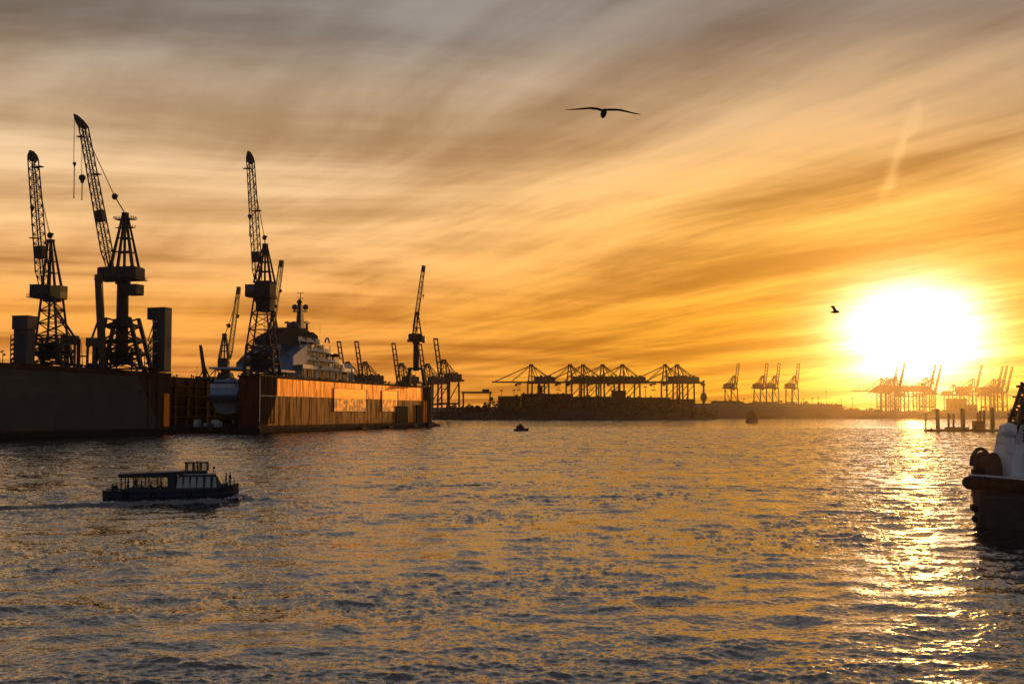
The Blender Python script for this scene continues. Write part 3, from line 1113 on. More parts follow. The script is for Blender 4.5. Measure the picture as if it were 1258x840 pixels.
        MB().beam((K0.x, 0, K0.z - rb * 1.5), (K0.x, 0, K1.z), .32).ball((K0.x, 0, K1.z), .4, 6, 5).build('hook_shank', STEEL, ro)
    return t


def dock_spot(px, Y, off, O):
    """point on a wing wall top"""
    q = at(px, 460, Y)
    return Vector((q.x, Y, TOPZ))


# crane at the left edge of the photo, on the dark dock
k_ = 543 / F_PX
dock_crane('grey lattice-tower crane on the dark dock beside the squat control hut', dock_spot(62, 543, 6, O10), R(180 - 13), k_, 62, 450, dict(
    dir=-1, portal=(42, 84, 450, 450, 412), pt=27, tx=-.3, leg=1.3, skirt=(42, 79, 448, 416), tower='lattice', slew=366, tw=18,
    plat=(40, 66, 366, 352), cw=(64, 80, 368, 351.5), cab=(38.5, 50, 366, 350), apex=(62, 296), afeet=(55, 72, 352), aw=.9, jib0=(52, 352), jib1=(36, 184),
    head=(38, 195), jw=11, np=24, block=(61, 289), hooks=(((37, 190), (254, 275), 1.0),), plt=((.38, 1), (.94, -1)), box=.27))
k_ = 595 / F_PX
dock_crane('tallest crane with thick column and steeply leaning bent-tip jib', dock_spot(149, 595, 6, O10), R(180 - 13), k_, 149, 455, dict(
    dir=-1, portal=(118, 183, 455, 455, 391), pt=32, leg=1.8, levels=(.3, .55, .85), tower='column', slew=345, tw=15, colbase=.12, skirt=(128, 170, 454, 428),
    plat=(123, 174, 345, 330), low=(156, 174, 363, 350), housey=4.4, apex=(154, 263), afeet=(139, 168, 330), aw=1.25, top=25,
    jib0=(134, 330), jib1=(87, 137), head=(98, 153), jw=10, np=26, block=(140, 241), bk=1.5, box=.37, plt=((.66, -1), (.93, 1)),
    hooks=(((86, 140), (198, 240), .9), ((96.5, 157), (216, 243), 1.7)), ch=.5, la=.24), house=STEEL)
k_ = 680 / F_PX
dock_crane('dark lattice-tower crane on the near corner of the ochre dock', Vector((at(321, 460, 680).x, 680, TOPZ)), R(180 - 13), k_, 321, 461, dict(
    dir=-1, portal=(303, 342, 461, 461, 424), pt=31, leg=1.4, skirt=(304, 340, 460, 427), tower='lattice', slew=367, tw=15, low=(317, 335.5, 383, 368),
    plat=(316, 336, 367, 347), cab=(303, 316, 365, 350), housey=4.2, apex=(326, 301), afeet=(314, 336, 348), aw=1.1, jib0=(317, 350), jib1=(305, 185),
    head=(307, 199), jw=9, np=25, block=(325, 292), hooks=(((306, 192), (265, 289), 1.2),), plt=((.6, -1), (.95, 1)), box=.23))
k_ = 950 / F_PX
dock_crane('slim column crane with its jib upright at the far end of the ochre dock', Vector((at(511, 474, 950).x, 950, TOPZ)), 0, k_, 511, 474, dict(
    dir=1, portal=(502, 522, 474, 474, 452), pt=15, leg=2.2, xbrace=False, levels=(.96,), tower='column', slew=420, tw=7.2, colbase=.85,
    plat=(502, 519, 420, 411), cw=(518, 522.5, 421, 413), housey=3.6, apex=(512.5, 384), afeet=(507, 517.5, 411), aw=.9, jib0=(508.5, 411), jib1=(520.6, 326.5),
    jw=4.6, np=22, block=(513.5, 386), hooks=(((520, 330), (363, 366), .8),), ch=.5, la=.26))
k_ = 758 / F_PX
dock_crane('small yellow-jibbed crane leaning right behind the covered yacht stern', Vector((at(277, 468, 758).x, 758, TOPZ - .3)), 0, k_, 277, 472, dict(
    dir=1, portal=(269, 285, 472, 472, 458), pt=12, leg=1.3, tower='column', slew=455, tw=9, plat=(268.5, 281, 455, 441), housey=3, apex=(276, 411), afeet=(270, 281, 440),
    aw=1.0, jib0=(281.5, 441), jib1=(293.7, 352.5), jw=5, np=18, block=(281, 400), hooks=(((292.5, 358), (388, 390), .9),), ch=.42, la=.22), paint=STEEL2, jibpaint=YELLOW)
k_ = 827 / F_PX
dock_crane('yellow-jibbed crane mostly hidden behind the corner crane of the ochre dock', Vector((at(333, 468, 827).x, 827, TOPZ - .3)), 0, k_, 333, 468, dict(
    dir=1, portal=(325, 341, 468, 468, 450), pt=12, leg=1.3, tower='column', slew=425, tw=7, plat=(327, 341, 425, 408), housey=3, apex=(336, 384), afeet=(330, 341, 408),
    aw=1.0, jib0=(333.5, 408), jib1=(346.3, 320), jw=6, np=16, block=(338, 376), hooks=(((345, 324), (357, 359), .9),), ch=.45, la=.24), paint=STEEL, jibpaint=YELLOW)


# things standing on the dark dock -------------------------------------------------
def on10(px, Y):
    return Vector((at(px, 450, Y).x, Y, TOPZ))


def control_hut():
    Y = 522
    k = Y / F_PX
    t = thing('control_hut', 'squat hut with overhanging boxy top at the left end of the dark dock', 'control hut', on10(29, Y), R(-13))
    MB().box(-3.0, 3.2, -3, 3, 0, 14.5).build('shaft', GREYP, t)
    MB().box(-3.6, 3.7, -3.5, 3.5, 14.6, 20).build('cabin', CLADG, t)
    MB().box(-3.8, 3.9, -3.7, 3.7, 20, 20.4).build('roof', STEEL, t)
    MB().box(-1.2, 1.6, -3.06, -3.0, 9, 12.5).build('window', CGLASS, t)
    mb = MB()
    for x in (-5, -3.4):
        for y in (-2, 2):
            mb.beam((x, y, 0), (x, y, 12.4), .3)
    for z in (4, 8, 12.3):
        mb.beam((-5, -2, z), (-3.2, -2, z), .25).beam((-5, 2, z), (-3.2, 2, z), .25)
    mb.build('access_stair_frame', STEEL, t)
    mb = MB()
    for i in range(6):
        mb.beam((-4.9, -1.9, i * 2), (-3.4, 1.9, i * 2 + 1.9), .2, .8)
    mb.build('stair', STEEL, t)


control_hut()


def lift_tower():
    Y = 622
    k = Y / F_PX
    t = thing('lift_tower', 'tall blocky tower with grey lit side at the end of the dark dock', 'lift tower', on10(197, Y), R(-13))
    h = (487 - 383) * k
    z0 = .1
    MB().box(-2.8, .9, -3.4, 3, z0, 32).build('shaft', STEEL, t)
    MB().box(.9, 4.3, -4.0, 3, z0, 32.4).build('side_tower', CLADG, t)
    MB().box(-5.6, 1.2, -3.9, 2.6, 26.3, 32.3).build('head_house', GREYP, t)
    for z in (9, 15, 20.5, 25):
        MB().box(-3.1, 0.2, -3.62, -3.42, z, z + .5).build('landing_strip', WHITEW, t)
    mb = MB()
    for x in (-7.6, -4.2):
        for y in (-2, 2):
            mb.beam((x, y, 0), (x, y, 16), .35)
    for z in (4, 8, 12, 16):
        mb.box(-7.8, -2.8, -2.2, 2.2, z - .1, z + .1)
        mb.rail([(-7.8, -2.2, z), (-2.8, -2.2, z)], 1.1, 1.5, .07)
    for i in range(4):
        mb.beam((-7.4, -1, i * 4), (-4.4, -1, i * 4 + 4), .25, .8)
    mb.beam((-7, 0, 16), (-4, 0, 25), .4).beam((-5.4, 0, 16), (-2.6, 0, 25), .4)
    mb.build('stair_tower', STEEL, t)


lift_tower()


def steel_mast(px, Y, label, parts):
    pass


def hoist_post():
    Y = 585
    k = Y / F_PX
    t = thing('hoist_post', 'thick leaning steel post braced beside the tallest crane', 'steel post', on10(123, Y))
    MB().beam((1.4, 0, 0), (-1.6, 0, (455 - 338) * k), 3.0, 3.0).build('post', STEEL2, t)
    MB().beam((-5.6, 0, 10.5), (-.6, 0, 25.5), .8).build('strut', STEEL2, t)
    MB().beam((-6.2, 0, 0), (-6.0, 0, 13), 1.0).beam((-2.9, 0, 0), (-2.8, 0, 13), 1.6).build('support_leg', STEEL2, t)
    MB().box(-6.6, 1.2, -1.4, 1.4, 11, 15).build('head_box', STEEL2, t)
    t2 = thing('steel_gantry', 'low frame with hanging gear between the two big cranes on the dark dock', 'gantry frame', on10(86, 560))
    k = 560 / F_PX
    mb = MB()
    for x in (-3.2, 2.7):
        for y in (-2, 2):
            mb.beam((x, y, 0), (x, y, 13), .9)
    mb.build('frame', STEEL2, t2)
    MB().box(-3.7, 3.2, -2.4, 2.4, 10.4, 14.4).build('house', STEEL2, t2)
    MB().beam((-8, 0, 28), (3, 0, 12), .9).beam((-8, 1, 26), (1, 1, 12), .5).build('strut', STEEL2, t2)
    for x, z in ((-1.5, 5.4), (.6, 7.2), (1.5, 4.4)):
        MB().ball((x, 0, z), 1.1, 8, 6).tube((x, 0, z), (x, 0, 10.4), .15, n=5).build('hanging_block', STEEL, t2)
    t3 = thing('steel_post', 'plain thin post standing just right of the gantry frame', 'steel post', on10(96.5, 560))
    MB().taper((0, 0, 0), 1.3, 1.3, (0, 0, 13), 1.2, 1.2).build('post', STEEL2, t3)
    MB().box(-.9, .9, -.9, .9, 0, .6).build('foot', STEEL, t3)
    t4 = thing('pole', 'slender lamp pole between the thin post and the braced post', 'pole', on10(101.5, 570))
    MB().tube((0, 0, 0), (-.8, 0, 12), .22, .1, 6).build('mast', STEEL, t4)
    MB().box(-1.2, 1.4, -.4, .4, 5.2, 5.9).build('signal_box', STEEL, t4)
    t5 = thing('lamp_post', 'short lamp post at the far left edge of the dark dock', 'lamp post', on10(3, 512))
    MB().tube((0, 0, 0), (0, 0, 5.6), .18, .12, 6).build('mast', STEEL, t5)
    MB().beam((-.8, 0, 5.2), (.8, 0, 5.2), .25).cbox((-.7, 0, 4.7), .7, .5, .5).cbox((.7, 0, 3.6), .7, .5, .9).build('lamp_head', STEEL, t5)


hoist_post()


def leaning_jib():
    Y = 705
    k = Y / F_PX
    t = thing('derrick', 'short derrick with lowered dark boom beyond the dark dock', 'derrick', Vector((at(250, 465, Y).x, Y, TOPZ - 1)))
    MB().beam((1.0, 0, 0), (-2.0, 0, (468 - 427) * k), 2.2, 2.2, 1.5, 1.5).build('boom', STEEL2, t)
    MB().beam((3.6, 0, 0), (-.2, 0, 9), .7).beam((-3, 0, 0), (0, 0, 5), .6).build('strut', STEEL2, t)
    MB().beam((3, 0, 1), (7, 0, 5.4), .45).beam((7, 0, 5.4), (11, 0, 1), .45).beam((3, 0, 1), (11, 0, 1), .45).build('truss', STEEL2, t)
    MB().box(-3.6, 4, -2, 2, -.2, 1).build('base', STEEL2, t)


leaning_jib()
# ------------------------------------------------------------------ the yacht in the dock
def build_yacht():
    off = 26.0                                   # centreline inside the dock
    O = O11 - NRM * off
    t = thing('yacht', 'large white yacht in the ochre dock, many decks, domed mast, covered stern', 'yacht', O, DOCK_RZ)
    SB = off - 11                                # starboard side plane
    SY = -11.0                                   # local y of starboard side

    def S(px, py, inset=0.0):
        return local11(px, py, SB + inset)
    # hull: deep body on the keel blocks
    rings = []
    for s, hb, zk, zd in ((9, 7.5, 17, 27), (14, 9.6, 10, 27.5), (30, 10.8, 6, 28), (110, 11, 5.2, 29), (165, 9.5, 5.4, 31), (200, 5, 6.5, 33), (218, .5, 12, 34)):
        rings.append([(s, -hb, zd), (s, -hb * .97, zd * .6 + zk * .4), (s, -hb * .6, zk + 1.2), (s, 0, zk), (s, hb * .6, zk + 1.2), (s, hb * .97, zd * .6 + zk * .4), (s, hb, zd)])
    MB().loft(rings).build('hull', WHITEW, t)
    MB().box(10, 40, -10.6, 10.6, 27.6, 28.2).build('aft_deck', DECK, t)

    def tier(name, pts, half, m=YWHITE, rim=True):
        """side outline given in photo units on the starboard face; extruded across the beam"""
        P = [S(px, py, 11 - half) for px, py in pts]
        return MB().prism(P, 'y', -half, half).build(name, m, t), P
    # each deck: recessed dark cabin wall, white slab with bulwark over it, pillars and windows
    decks = (('main_deck', (341, 466), (438, 470), (340, 452.5), (441, 456), 10.6),
             ('bridge_deck', (362, 452), (433, 456), (361, 441), (429, 446.5), 9.6),
             ('upper_deck', (362, 441), (423, 446), (360, 429), (418, 435), 8.6),
             ('sun_deck', (360, 429), (410, 435), (355, 418), (404, 422.5), 7.4))
    for name, a, b, c, d, half in decks:
        (s0, z0), (s1, z1) = S(*a, 11 - half), S(*b, 11 - half)
        (s2, z2), (s3, z3) = S(*c, 11 - half), S(*d, 11 - half)
        s0 = max(s0, 100)
        zt, zb = (z2 + z3) / 2, (z0 + z1) / 2
        hi = half - 1.9
        core = MB().prism([(s0, zb), (s1 - 7, zb), (s1 - 12, zt), (s0, zt)], 'y', -hi, hi).build(name, YWHITE, t)
        n = max(6, int((s1 - s0) / 6.5))
        for k in range(n):
            x0, x1 = s0 + (s1 - 13 - s0) * (k + .06) / n, s0 + (s1 - 13 - s0) * (k + .92) / n
            if k % 5 == 4:
                continue
            MB().box(x0, x1, -hi - .06, -hi + .3, zb + (zt - zb) * .26, zt - .8).build('window', DGLASS, core)
        for k in range(0, n + 1):
            x = s0 + (s1 - 6 - s0) * k / n
            if k % 2 == 0:
                MB().box(x - .28, x + .28, -half + .1, -half + .6, zb, zt).build('deck_pillar', YWHITE, core)
        # slab with pointed fore end and solid bulwark above it
        plan = [(s0 - 3, -half), (s3 - 16, -half), (s3 - 3, -half * .55), (s3, 0), (s3 - 3, half * .55), (s3 - 16, half), (s0 - 3, half)]
        sl = MB().prism(plan, 'z', zt + .02, zt + .75).build('deck_slab', YWHITE, core)
        for q in range(5):
            f0, f1 = q / 5, q / 5 + (.2 if q % 2 == 0 else .11)
            x0, x1 = s0 - 3 + (s3 - 13 - s0) * f0, s0 - 3 + (s3 - 13 - s0) * f1
            MB().box(x0, x1 - .2, -half + .02, -half + .22, zt + .76, zt + (2.6 if q % 2 == 0 else 1.9)).build('bulwark_panel', YWHITE, sl)
        MB().rail([(s0 - 2, -half + .3, zt + .75), (s3 - 16, -half + .3, zt + .75)], 2.0, 3, .08).build('rail', WHITEW, sl)
    # dark radar deck and cap
    P = [S(px, py, 6) for px, py in ((334, 423), (388, 423), (389, 413), (383, 408), (350, 406), (340, 411), (334, 416))]
    MB().prism(P, 'y', -6, 6).build('radar_deck', MATTE, t)
    P = [S(px, py, 5) for px, py in ((344, 406), (384, 408), (378, 403), (352, 402))]
    MB().prism(P, 'y', -4.5, 4.5).build('hardtop', MATTE, t)

    def pt(px, py, y=0.0):
        s, z = S(px, py, 11 + y)
        return Vector((s, 0, z))
    a, b = pt(369, 405), pt(368.6, 374)
    mast = MB().taper(a, 7, 3.6, b, 2.6, 2.2).build('mast', HULLD, t)
    c = pt(369, 375)
    MB().tube(b, pt(369, 359), .45, .2, 6).beam(pt(365.5, 360), pt(373, 360), .5).beam(pt(366, 366.5), pt(373, 366.5), .5).beam(pt(361, 382), pt(377, 382), 1.0).build('mast_yards', HULLD, mast)
    for px, py, r in ((362.2, 377.3, 3.4), (367.8, 371, 3.1), (375.4, 377.3, 3.4)):
        q = pt(px, py)
        MB().ball((q.x, 0, q.z), r * .54, 14, 10).build('radar_dome', GREYP, mast)
        if py > 375:
            MB().tube((q.x, 0, q.z - r * .5), (q.x, 0, q.z - 2.9), .5, n=6).box(q.x - 1.6, q.x + 1.6, -.8, .8, q.z - 3.2, q.z - 2.6).build('dome_bracket', HULLD, mast)
    q = pt(361, 401.5)
    MB().ball((q.x, 0, q.z), 3.6, 16, 10).build('satellite_dome', CLADG, t)
    for px in (353.5, 377):
        q, w = pt(px, 405), pt(px, 397)
        MB().tube(q, w, .9, .7, 8).box(w.x - 3.6, w.x + 3.6, -.6, .6, w.z - .3, w.z + .9).tube(w, pt(px, 394), .3, n=6).build('radar_mast', HULLD, t)
    for px, y0, y1 in ((375.5, 405, 389), (393.2, 410, 398)):
        MB().tube(pt(px, y0), pt(px, y1), .13, .07, 5).build('whip_aerial', HULLD, t)
    # fore part details: white curved hood, arch, tender in dark cover
    q = pt(402, 421, -6)
    mb = MB()
    for k in range(9):
        a0, a1 = math.pi * k / 9, math.pi * (k + 1) / 9
        mb.beam((q.x + 3.4 * math.cos(a0), -6, q.z + 3.2 * math.sin(a0)), (q.x + 3.4 * math.cos(a1), -6, q.z + 3.2 * math.sin(a1)), .9)
    mb.build('arch', YWHITE, t)
    q = pt(412, 436.5, -8.6)
    MB().ball((q.x, -8.6, q.z), 3.0, 12, 8, .42, 1.6, .7).build('covered_tender', BLACK, t)
    q = pt(424, 456, -4)
    MB().ball((q.x, -4, q.z - 1), 7.5, 16, 8, .85, 1.1, .8).build('bow_hood', YWHITE, t)
    q = pt(428, 458, -10)
    MB().box(q.x - 4, q.x + 2.5, -10.4, -10.0, q.z - 1, q.z + 1.5).build('hood_window', DGLASS, t)
    rng = random.Random(3)
    sg = thing('scaffold_staging', 'low shipyard staging with crates along the near side of the white yacht', 'scaffold', O, DOCK_RZ)
    for k in range(26):
        px = rng.uniform(342, 436)
        s, z = S(px, 463 + (px - 340) * .055)
        h = rng.uniform(1.5, 5)
        MB().box(s, s + rng.uniform(1, 3.5), -13.4, -12.4, 27.51, 29 + h).build('shipyard_crate', (YWHITE, WHITEW, WALLU, STEEL)[k % 4], sg)  # crates standing on the staging deck
    MB().box(42, 225, -13.6, -11.2, 27.0, 27.5).build('staging_deck', STEEL, sg)
    for k in range(16):
        MB().tube((44 + k * 12, -12.4, 3.4), (44 + k * 12, -12.4, 27.0), .25, n=6).build('staging_post', STEEL, sg)
    # tarpaulin lean-to over the after decks: roof sheets fall towards the stern
    ya, yb, sa, sb = -9.5, 24.0, 84.0, 106.0
    zb_, ze, zr = 36.8, 45.7, 54.0
    n = 8
    for k in range(n):
        y0, y1 = ya + (yb - ya) * (k + .02) / n, ya + (yb - ya) * (k + .98) / n
        sag = .25 if k % 2 else 0
        MB().hexa([(sa, y0, ze - sag), (sa, y1, ze - sag), (sb, y1, zr), (sb, y0, zr), (sa, y0, ze + .15 - sag), (sa, y1, ze + .15 - sag), (sb, y1, zr + .15), (sb, y0, zr + .15)]).build('tent_roof_sheet', TENT, t)
        MB().box(sa - .15, sa, y0, y1, zb_, ze - .3).build('tent_end_sheet', TENT, t)
    MB().prism([(sa, zb_ + 3), (sb, zb_ + 5), (sb, zr - .1), (sa, ze - .1)], 'y', ya - .15, ya).build('tent_side_sheet', WHITEW, t)
    MB().hexa([(sa, yb, ze), (sa + 2, yb + 5, ze - 4), (sb, yb + 5, ze - 4), (sb, yb, zr), (sa, yb, ze + .15), (sa + 2, yb + 5, ze - 3.85), (sb, yb + 5, ze - 3.85), (sb, yb, zr + .15)]).build('tent_roof_sheet', TENT, t)
    MB().box(sa + 2, sa + 2.15, yb, yb + 5, zb_, ze - 4).build('tent_end_sheet', TENT, t)
    zr_n = 54.6
    # after part: pale ledge, lower tent over the swim platform
    zl = S(292, 450.5, 2)[1]
    MB().box(14, 84, -10.9, 10.9, zr_n - 19.2, zr_n - 18.1).build('after_deck', YWHITE, t)
    for sx in (18, 36, 54, 72):
        for sy in (-9, 0, 9):
            MB().tube((sx, sy, 27), (sx, sy, zr_n - 19), .35, n=6).build('deck_pillar', WHITEW, t)
    MB().prism([(6, 21.0), (7, 19.5), (26, 19.5), (26, 29.6), (13, 29.6)], 'y', -10.2, 6.5).build('stern_cover', TENT, t)
    MB().box(4.5, 27, -10.6, 7, 17.2, 19.3).build('stern_platform', HULLD, t)
    return t


YACHT = build_yacht()


# ------------------------------------------------------------------ container cranes
def sts_crane(label, raised, paint=STEEL2, group=None):
    """local: boom towards +x, waterside legs at x=0, landside legs at x=-30"""
    t = thing('container_crane', label, 'container crane', (0, 0, 0), 0, group)
    zg = 47.0
    for x in (0, -30):
        for y in (-9, 9):
            lg = MB().beam((x, y, 0), (x, y * .9, zg), 2.2, 2.2, 1.9, 1.9).build('leg', paint, t)
            MB().box(x - 1.2, x + 1.2, y - 4, y + 4, .1, 2.0).build('bogie', STEEL, lg)
    mb = MB()
    for x in (0, -30):
        mb.beam((x, -9, 15), (x, 9, 15), 1.8)
        mb.beam((x, -8.4, zg), (x, 8.4, zg), 2.2)
    for y in (-9, 9):
        mb.beam((0, y, 14), (-30, y, 14), 1.7)
        mb.beam((0, y * .97, 16), (-30, y * .92, zg - 2), 1.0)
        mb.beam((0, y * .92, zg), (-30, y * .92, zg), 1.5)
    mb.build('portal_frame', paint, t)
    mb = MB()
    for y in (-3, 3):
        mb.beam((4, y, zg + 1.5), (-52, y, zg + 1.5), 1.5, 3.0)
    for x in range(-50, 5, 9):
        mb.beam((x, -3, zg + 1.5), (x, 3, zg + 1.5), .9, 1.6)
    mb.build('main_girder', paint, t)
    mb = MB()
    mb.prism([(-44, zg + 3.1), (-9, zg + 3.1), (-9, zg + 9.6), (-10.5, zg + 11), (-42.5, zg + 11), (-44, zg + 9.6)], 'y', -4.6, 4.6)
    h = mb.build('machinery_house', paint, t)
    MB().box(-38, -34, -1.4, 1.4, zg + 11, zg + 13.4).box(-22, -18, -1, 1, zg + 11, zg + 13).box(-29, -27, -.5, .5, zg + 11, zg + 14).build('roof_vents', paint, h)
    MB().rail([(-52, -3.8, zg + 3), (-41, -3.8, zg + 3)], 1.3, 3, .2).rail([(-12, -3.8, zg + 3), (3, -3.8, zg + 3)], 1.3, 3, .2).build('walkway', paint, t)
    za = zg + 29
    mb = MB()
    for y in (-7.5, 7.5):
        mb.beam((-.5, y, zg), (-1.5, y * .35, za), 1.5)
        mb.beam((-16, y, zg), (-3.5, y * .35, za), 1.1)
        mb.beam((-1, y * .72, zg + 12), (-11, y * .75, zg + 10.5), .8)
    mb.beam((-1, -5.4, zg + 12), (-1, 5.4, zg + 12), .9)
    mb.prism([(-5.4, za - .6), (.6, za - .6), (.2, za + 1.4), (-1.6, za + 2.3), (-4.2, za + 1.8)], 'y', -3, 3)
    mb.build('a_frame', paint, t)
    ang = R(76) if raised else R(0)
    hx, hz = 5.0, zg + 1.5
    B = 60.0
    D = Vector((math.cos(ang), 0, math.sin(ang)))
    H = Vector((hx, 0, hz))
    mb = MB()
    for y in (-3, 3):
        mb.beam(H + Vector((0, y, 0)), H + D * B + Vector((0, y, 0)), 1.5, 2.6, 1.1, 1.8)
    for k in range(1, 8):
        c = H + D * (B * k / 7)
        mb.beam(c + Vector((0, -3, 0)), c + Vector((0, 3, 0)), .9, 1.5)
    bo = mb.build('boom', paint, t)
    tipc = H + D * B
    MB().beam(tipc + Vector((0, -3.6, 0)), tipc + Vector((0, 3.6, 0)), 1.8, 2.2).build('boom_tip', paint, bo)
    mb = MB()
    for y in (-2.7, 2.7):
        for f in ((.45, .93) if not raised else (.42,)):
            c = H + D * (B * f) + Vector((0, y, 1))
            mb.beam((-2, y, za), c, .7)
        mb.beam((-3, y, za), (-45, y, zg + 3), .8)
        mb.beam((-3, y, za), (-28, y * 1.4, zg + 9), .6)
        if raised:
            c = H + D * (B * .42) + Vector((0, y, 0))
            mb.beam(c, (-16, y, zg + 9.6), .5)
    mb.build('stays', paint, t)
    x = -8 if raised else 20
    mb = MB().box(x - 3, x + 3, -3.4, 3.4, zg - 2.4, zg - .2)
    tr = mb.build('trolley', paint, t)
    MB().box(x + 3.4, x + 6.4, -1.5, 1.5, zg - 4.8, zg - 1.2).build('driver_cab', paint, tr)
    mb = MB().box(x - 1.3, x + 1.3, -6, 6, zg - 12, zg - 11)
    for i in (-1, 1):
        for j in (-1, 1):
            mb.tube((x + i, j * 2, zg - 11), (x + i, j * 2, zg - 2.4), .18, n=4)
    mb.build('spreader', paint, tr)
    return t


PRO = {False: sts_crane('x', False), True: sts_crane('x', True)}
used = {False: False, True: False}


def place_sts(px, Y, zbase, rz, raised, scale, label, group):
    loc = Vector((at(px, 500, Y).x, Y, zbase))
    if not used[raised]:
        used[raised] = True
        o = PRO[raised]
        o.location = loc
        o.rotation_euler = (0, 0, rz)
        o.scale = (scale,) * 3
        o['label'] = label
        o['group'] = group
        return o
    return dup(PRO[raised], loc, rz, label, group, scale)


G1 = 'container cranes with lowered booms on the middle bank'
row = [(647, 'lowered-boom container crane standing alone at the left of its row on the bank'),
       (695, 'container crane first of the tight group of four, lowered boom to the left'),
       (711, 'container crane second from the left in the tight group of four on the bank'),
       (735, 'container crane third from the left in the tight group of four on the bank'),
       (759.5, 'container crane at the right end of the tight group of four on the bank'),
       (812, 'left crane of the pair at the right end of the lowered-boom row'),
       (827, 'right crane of the pair, its girder ending above the dark bulging tower')]
for i, (px, lb) in enumerate(row):
    place_sts(px + 4, 2010, 12, R(180 + (24, 30, 22, 28, 26, 24, 30)[i]), False, 1.0, lb, G1)
G2 = 'container cranes with raised booms behind the ochre dock'
for px, Y, a, s, lb in ((425.5, 1500, 240, .81, 'raised-boom container crane just right of the yacht, left of its pair'),
                        (447, 1500, 240, .81, 'raised-boom container crane right of the yacht, right of its pair'),
                        (492, 1560, 240, .82, 'raised-boom container crane midway between the yacht and the slim column crane'),
                        (524, 1600, 240, .83, 'raised-boom container crane half hidden behind the slim column crane'),
                        (544, 1640, 240, .92, 'raised-boom container crane standing clear beyond the end of the ochre dock')):
    place_sts(px, Y, 10, R(a), True, s, lb, G2)
G3 = 'container cranes with raised booms over the hazy far bank'
for px, lb in ((902.5, 'raised-boom crane standing apart at the left of the four hazy ones'),
               (938, 'raised-boom crane first of three close together on the hazy bank'),
               (953, 'raised-boom crane middle of three close together on the hazy bank'),
               (977, 'raised-boom crane last of three close together on the hazy bank')):
    place_sts(px, 2560, 20, R(50), True, .87, lb, G3)
G4 = 'container cranes in the sun glare on the far bank'
Yg = 2900
for i, (px, r, a, s, lb) in enumerate((
        (1082, False, 172, 1.05, 'glare-lit crane with its lowered boom reaching left, at the left of all'),
        (1089, False, 160, 1.08, 'second lowered-boom crane in the dense glare-lit left cluster'),
        (1094, False, 158, 1.08, 'third lowered-boom crane in the dense glare-lit left cluster'),
        (1099, False, 165, 1.06, 'fourth lowered-boom crane in the dense glare-lit left cluster'),
        (1094, True, 12, 1.02, 'thin raised boom crane rising from the middle of the glare-lit left cluster'),
        (1102, True, 8, 1.1, 'tallest raised boom at the right side of the glare-lit left cluster'),
        (1114, False, 25, .82, 'low crane with pointed frame right of the glare-lit left cluster'),
        (1133, False, 200, .92, 'low crane at the left of the middle glare-lit cluster'),
        (1140, True, 8, 1.07, 'left of two raised booms in the middle glare-lit cluster'),
        (1147, True, 8, 1.07, 'right of two raised booms in the middle glare-lit cluster'),
        (1173, False, 25, .86, 'first low crane of the right cluster above the pontoon posts'),
        (1193, False, 20, .88, 'second low crane of the right cluster, beside a single raised boom'),
        (1197, True, 8, 1.07, 'single raised boom standing alone in the right cluster'),
        (1219, False, 15, .84, 'low crane of the right cluster left of three raised booms'),
        (1223, True, 8, 1.04, 'first of three raised booms at the right end of the skyline'),
        (1228.5, True, 8, 1.03, 'second of three raised booms at the right end of the skyline'),
        (1235, True, 8, 1.02, 'last of three raised booms at the right end of the skyline'))):
    place_sts(px, Yg + (i * 37) % 90, 11, R(a), r, s, lb, G4)


# ------------------------------------------------------------------ buildings and gear on the banks
def bank_block(name, label, cat, pa, pb, ytop, Y, depth, zb, m, roof=True, group=None):
    x0, x1 = at(pa, 500, Y).x, at(pb, 500, Y).x
    zt = zat(ytop, Y)
    t = thing(name, label, cat, ((x0 + x1) / 2, Y, zb), 0, group)
    w = (x1 - x0) / 2
    h = zt - zb
    MB().box(-w, w, 0, depth, -6, h - (1.2 if roof else 0)).build('wall', m, t)
    if roof:
        MB().box(-w - .6, w + .6, -.6, depth + .6, h - 1.2, h).build('roof', STEEL, t)
    rng = random.Random(int(pa))
    for k in range(max(2, int(w / 7))):
        x = rng.uniform(-w + 2, w - 2)
        hh = rng.uniform(.8, 3.6)
        MB().box(x - rng.uniform(.6, 2.4), x + rng.uniform(.6, 2.4), 1, 4, h - .1, h + hh).build('roof_vent', STEEL, t)
    n = 0 if name in ('jetty_shed', 'warehouse') else max(2, int(w * 2 / 9))
    for k in range(n):
        x = -w + 2 * w * (k + .5) / n
        MB().box(x - 1.6, x + 1.6, -.12, 0, h * .35, h * .62).build('window', DGLASS, t)
    return t


bank_block('warehouse', 'long flat-roofed warehouse under the lowered-boom crane standing alone', 'warehouse', 612, 640, 486.5, 1985, 30, 14, BANKB)
bank_block('warehouse', 'flat-roofed hall between the lone crane and the group of four', 'warehouse', 640.3, 704, 483.5, 1990, 30, 14, BANKB)
bank_block('office_block', 'narrow dark tower block beside the legs of the lone lowered-boom crane', 'office block', 660.5, 666.5, 473.5, 1982, 14, 14, BANKB)
bank_block('ship_bridge', 'stepped ship bridge among the crane legs of the group of four', 'ship bridge', 752, 769, 479.5, 1985, 16, 14, BANKB)
bank_block('warehouse', 'flat-roofed shed left of the pair of lowered-boom cranes', 'warehouse', 769.3, 823, 488, 1985, 30, 14, BANKB)
bank_block('warehouse', 'dark low hall under the tight group of four cranes', 'warehouse', 704.3, 751.7, 487, 1988, 30, 14, BANKB)
bank_block('shed', 'low dark shed below the right-end pair of lowered-boom cranes', 'shed', 823.3, 852, 490, 1986, 30, 12, BANKB)
bank_block('shed', 'small shed on the hazy bank in line with the thin masts', 'shed', 1021, 1035, 496.5, 2480, 20, 14, WALLD)
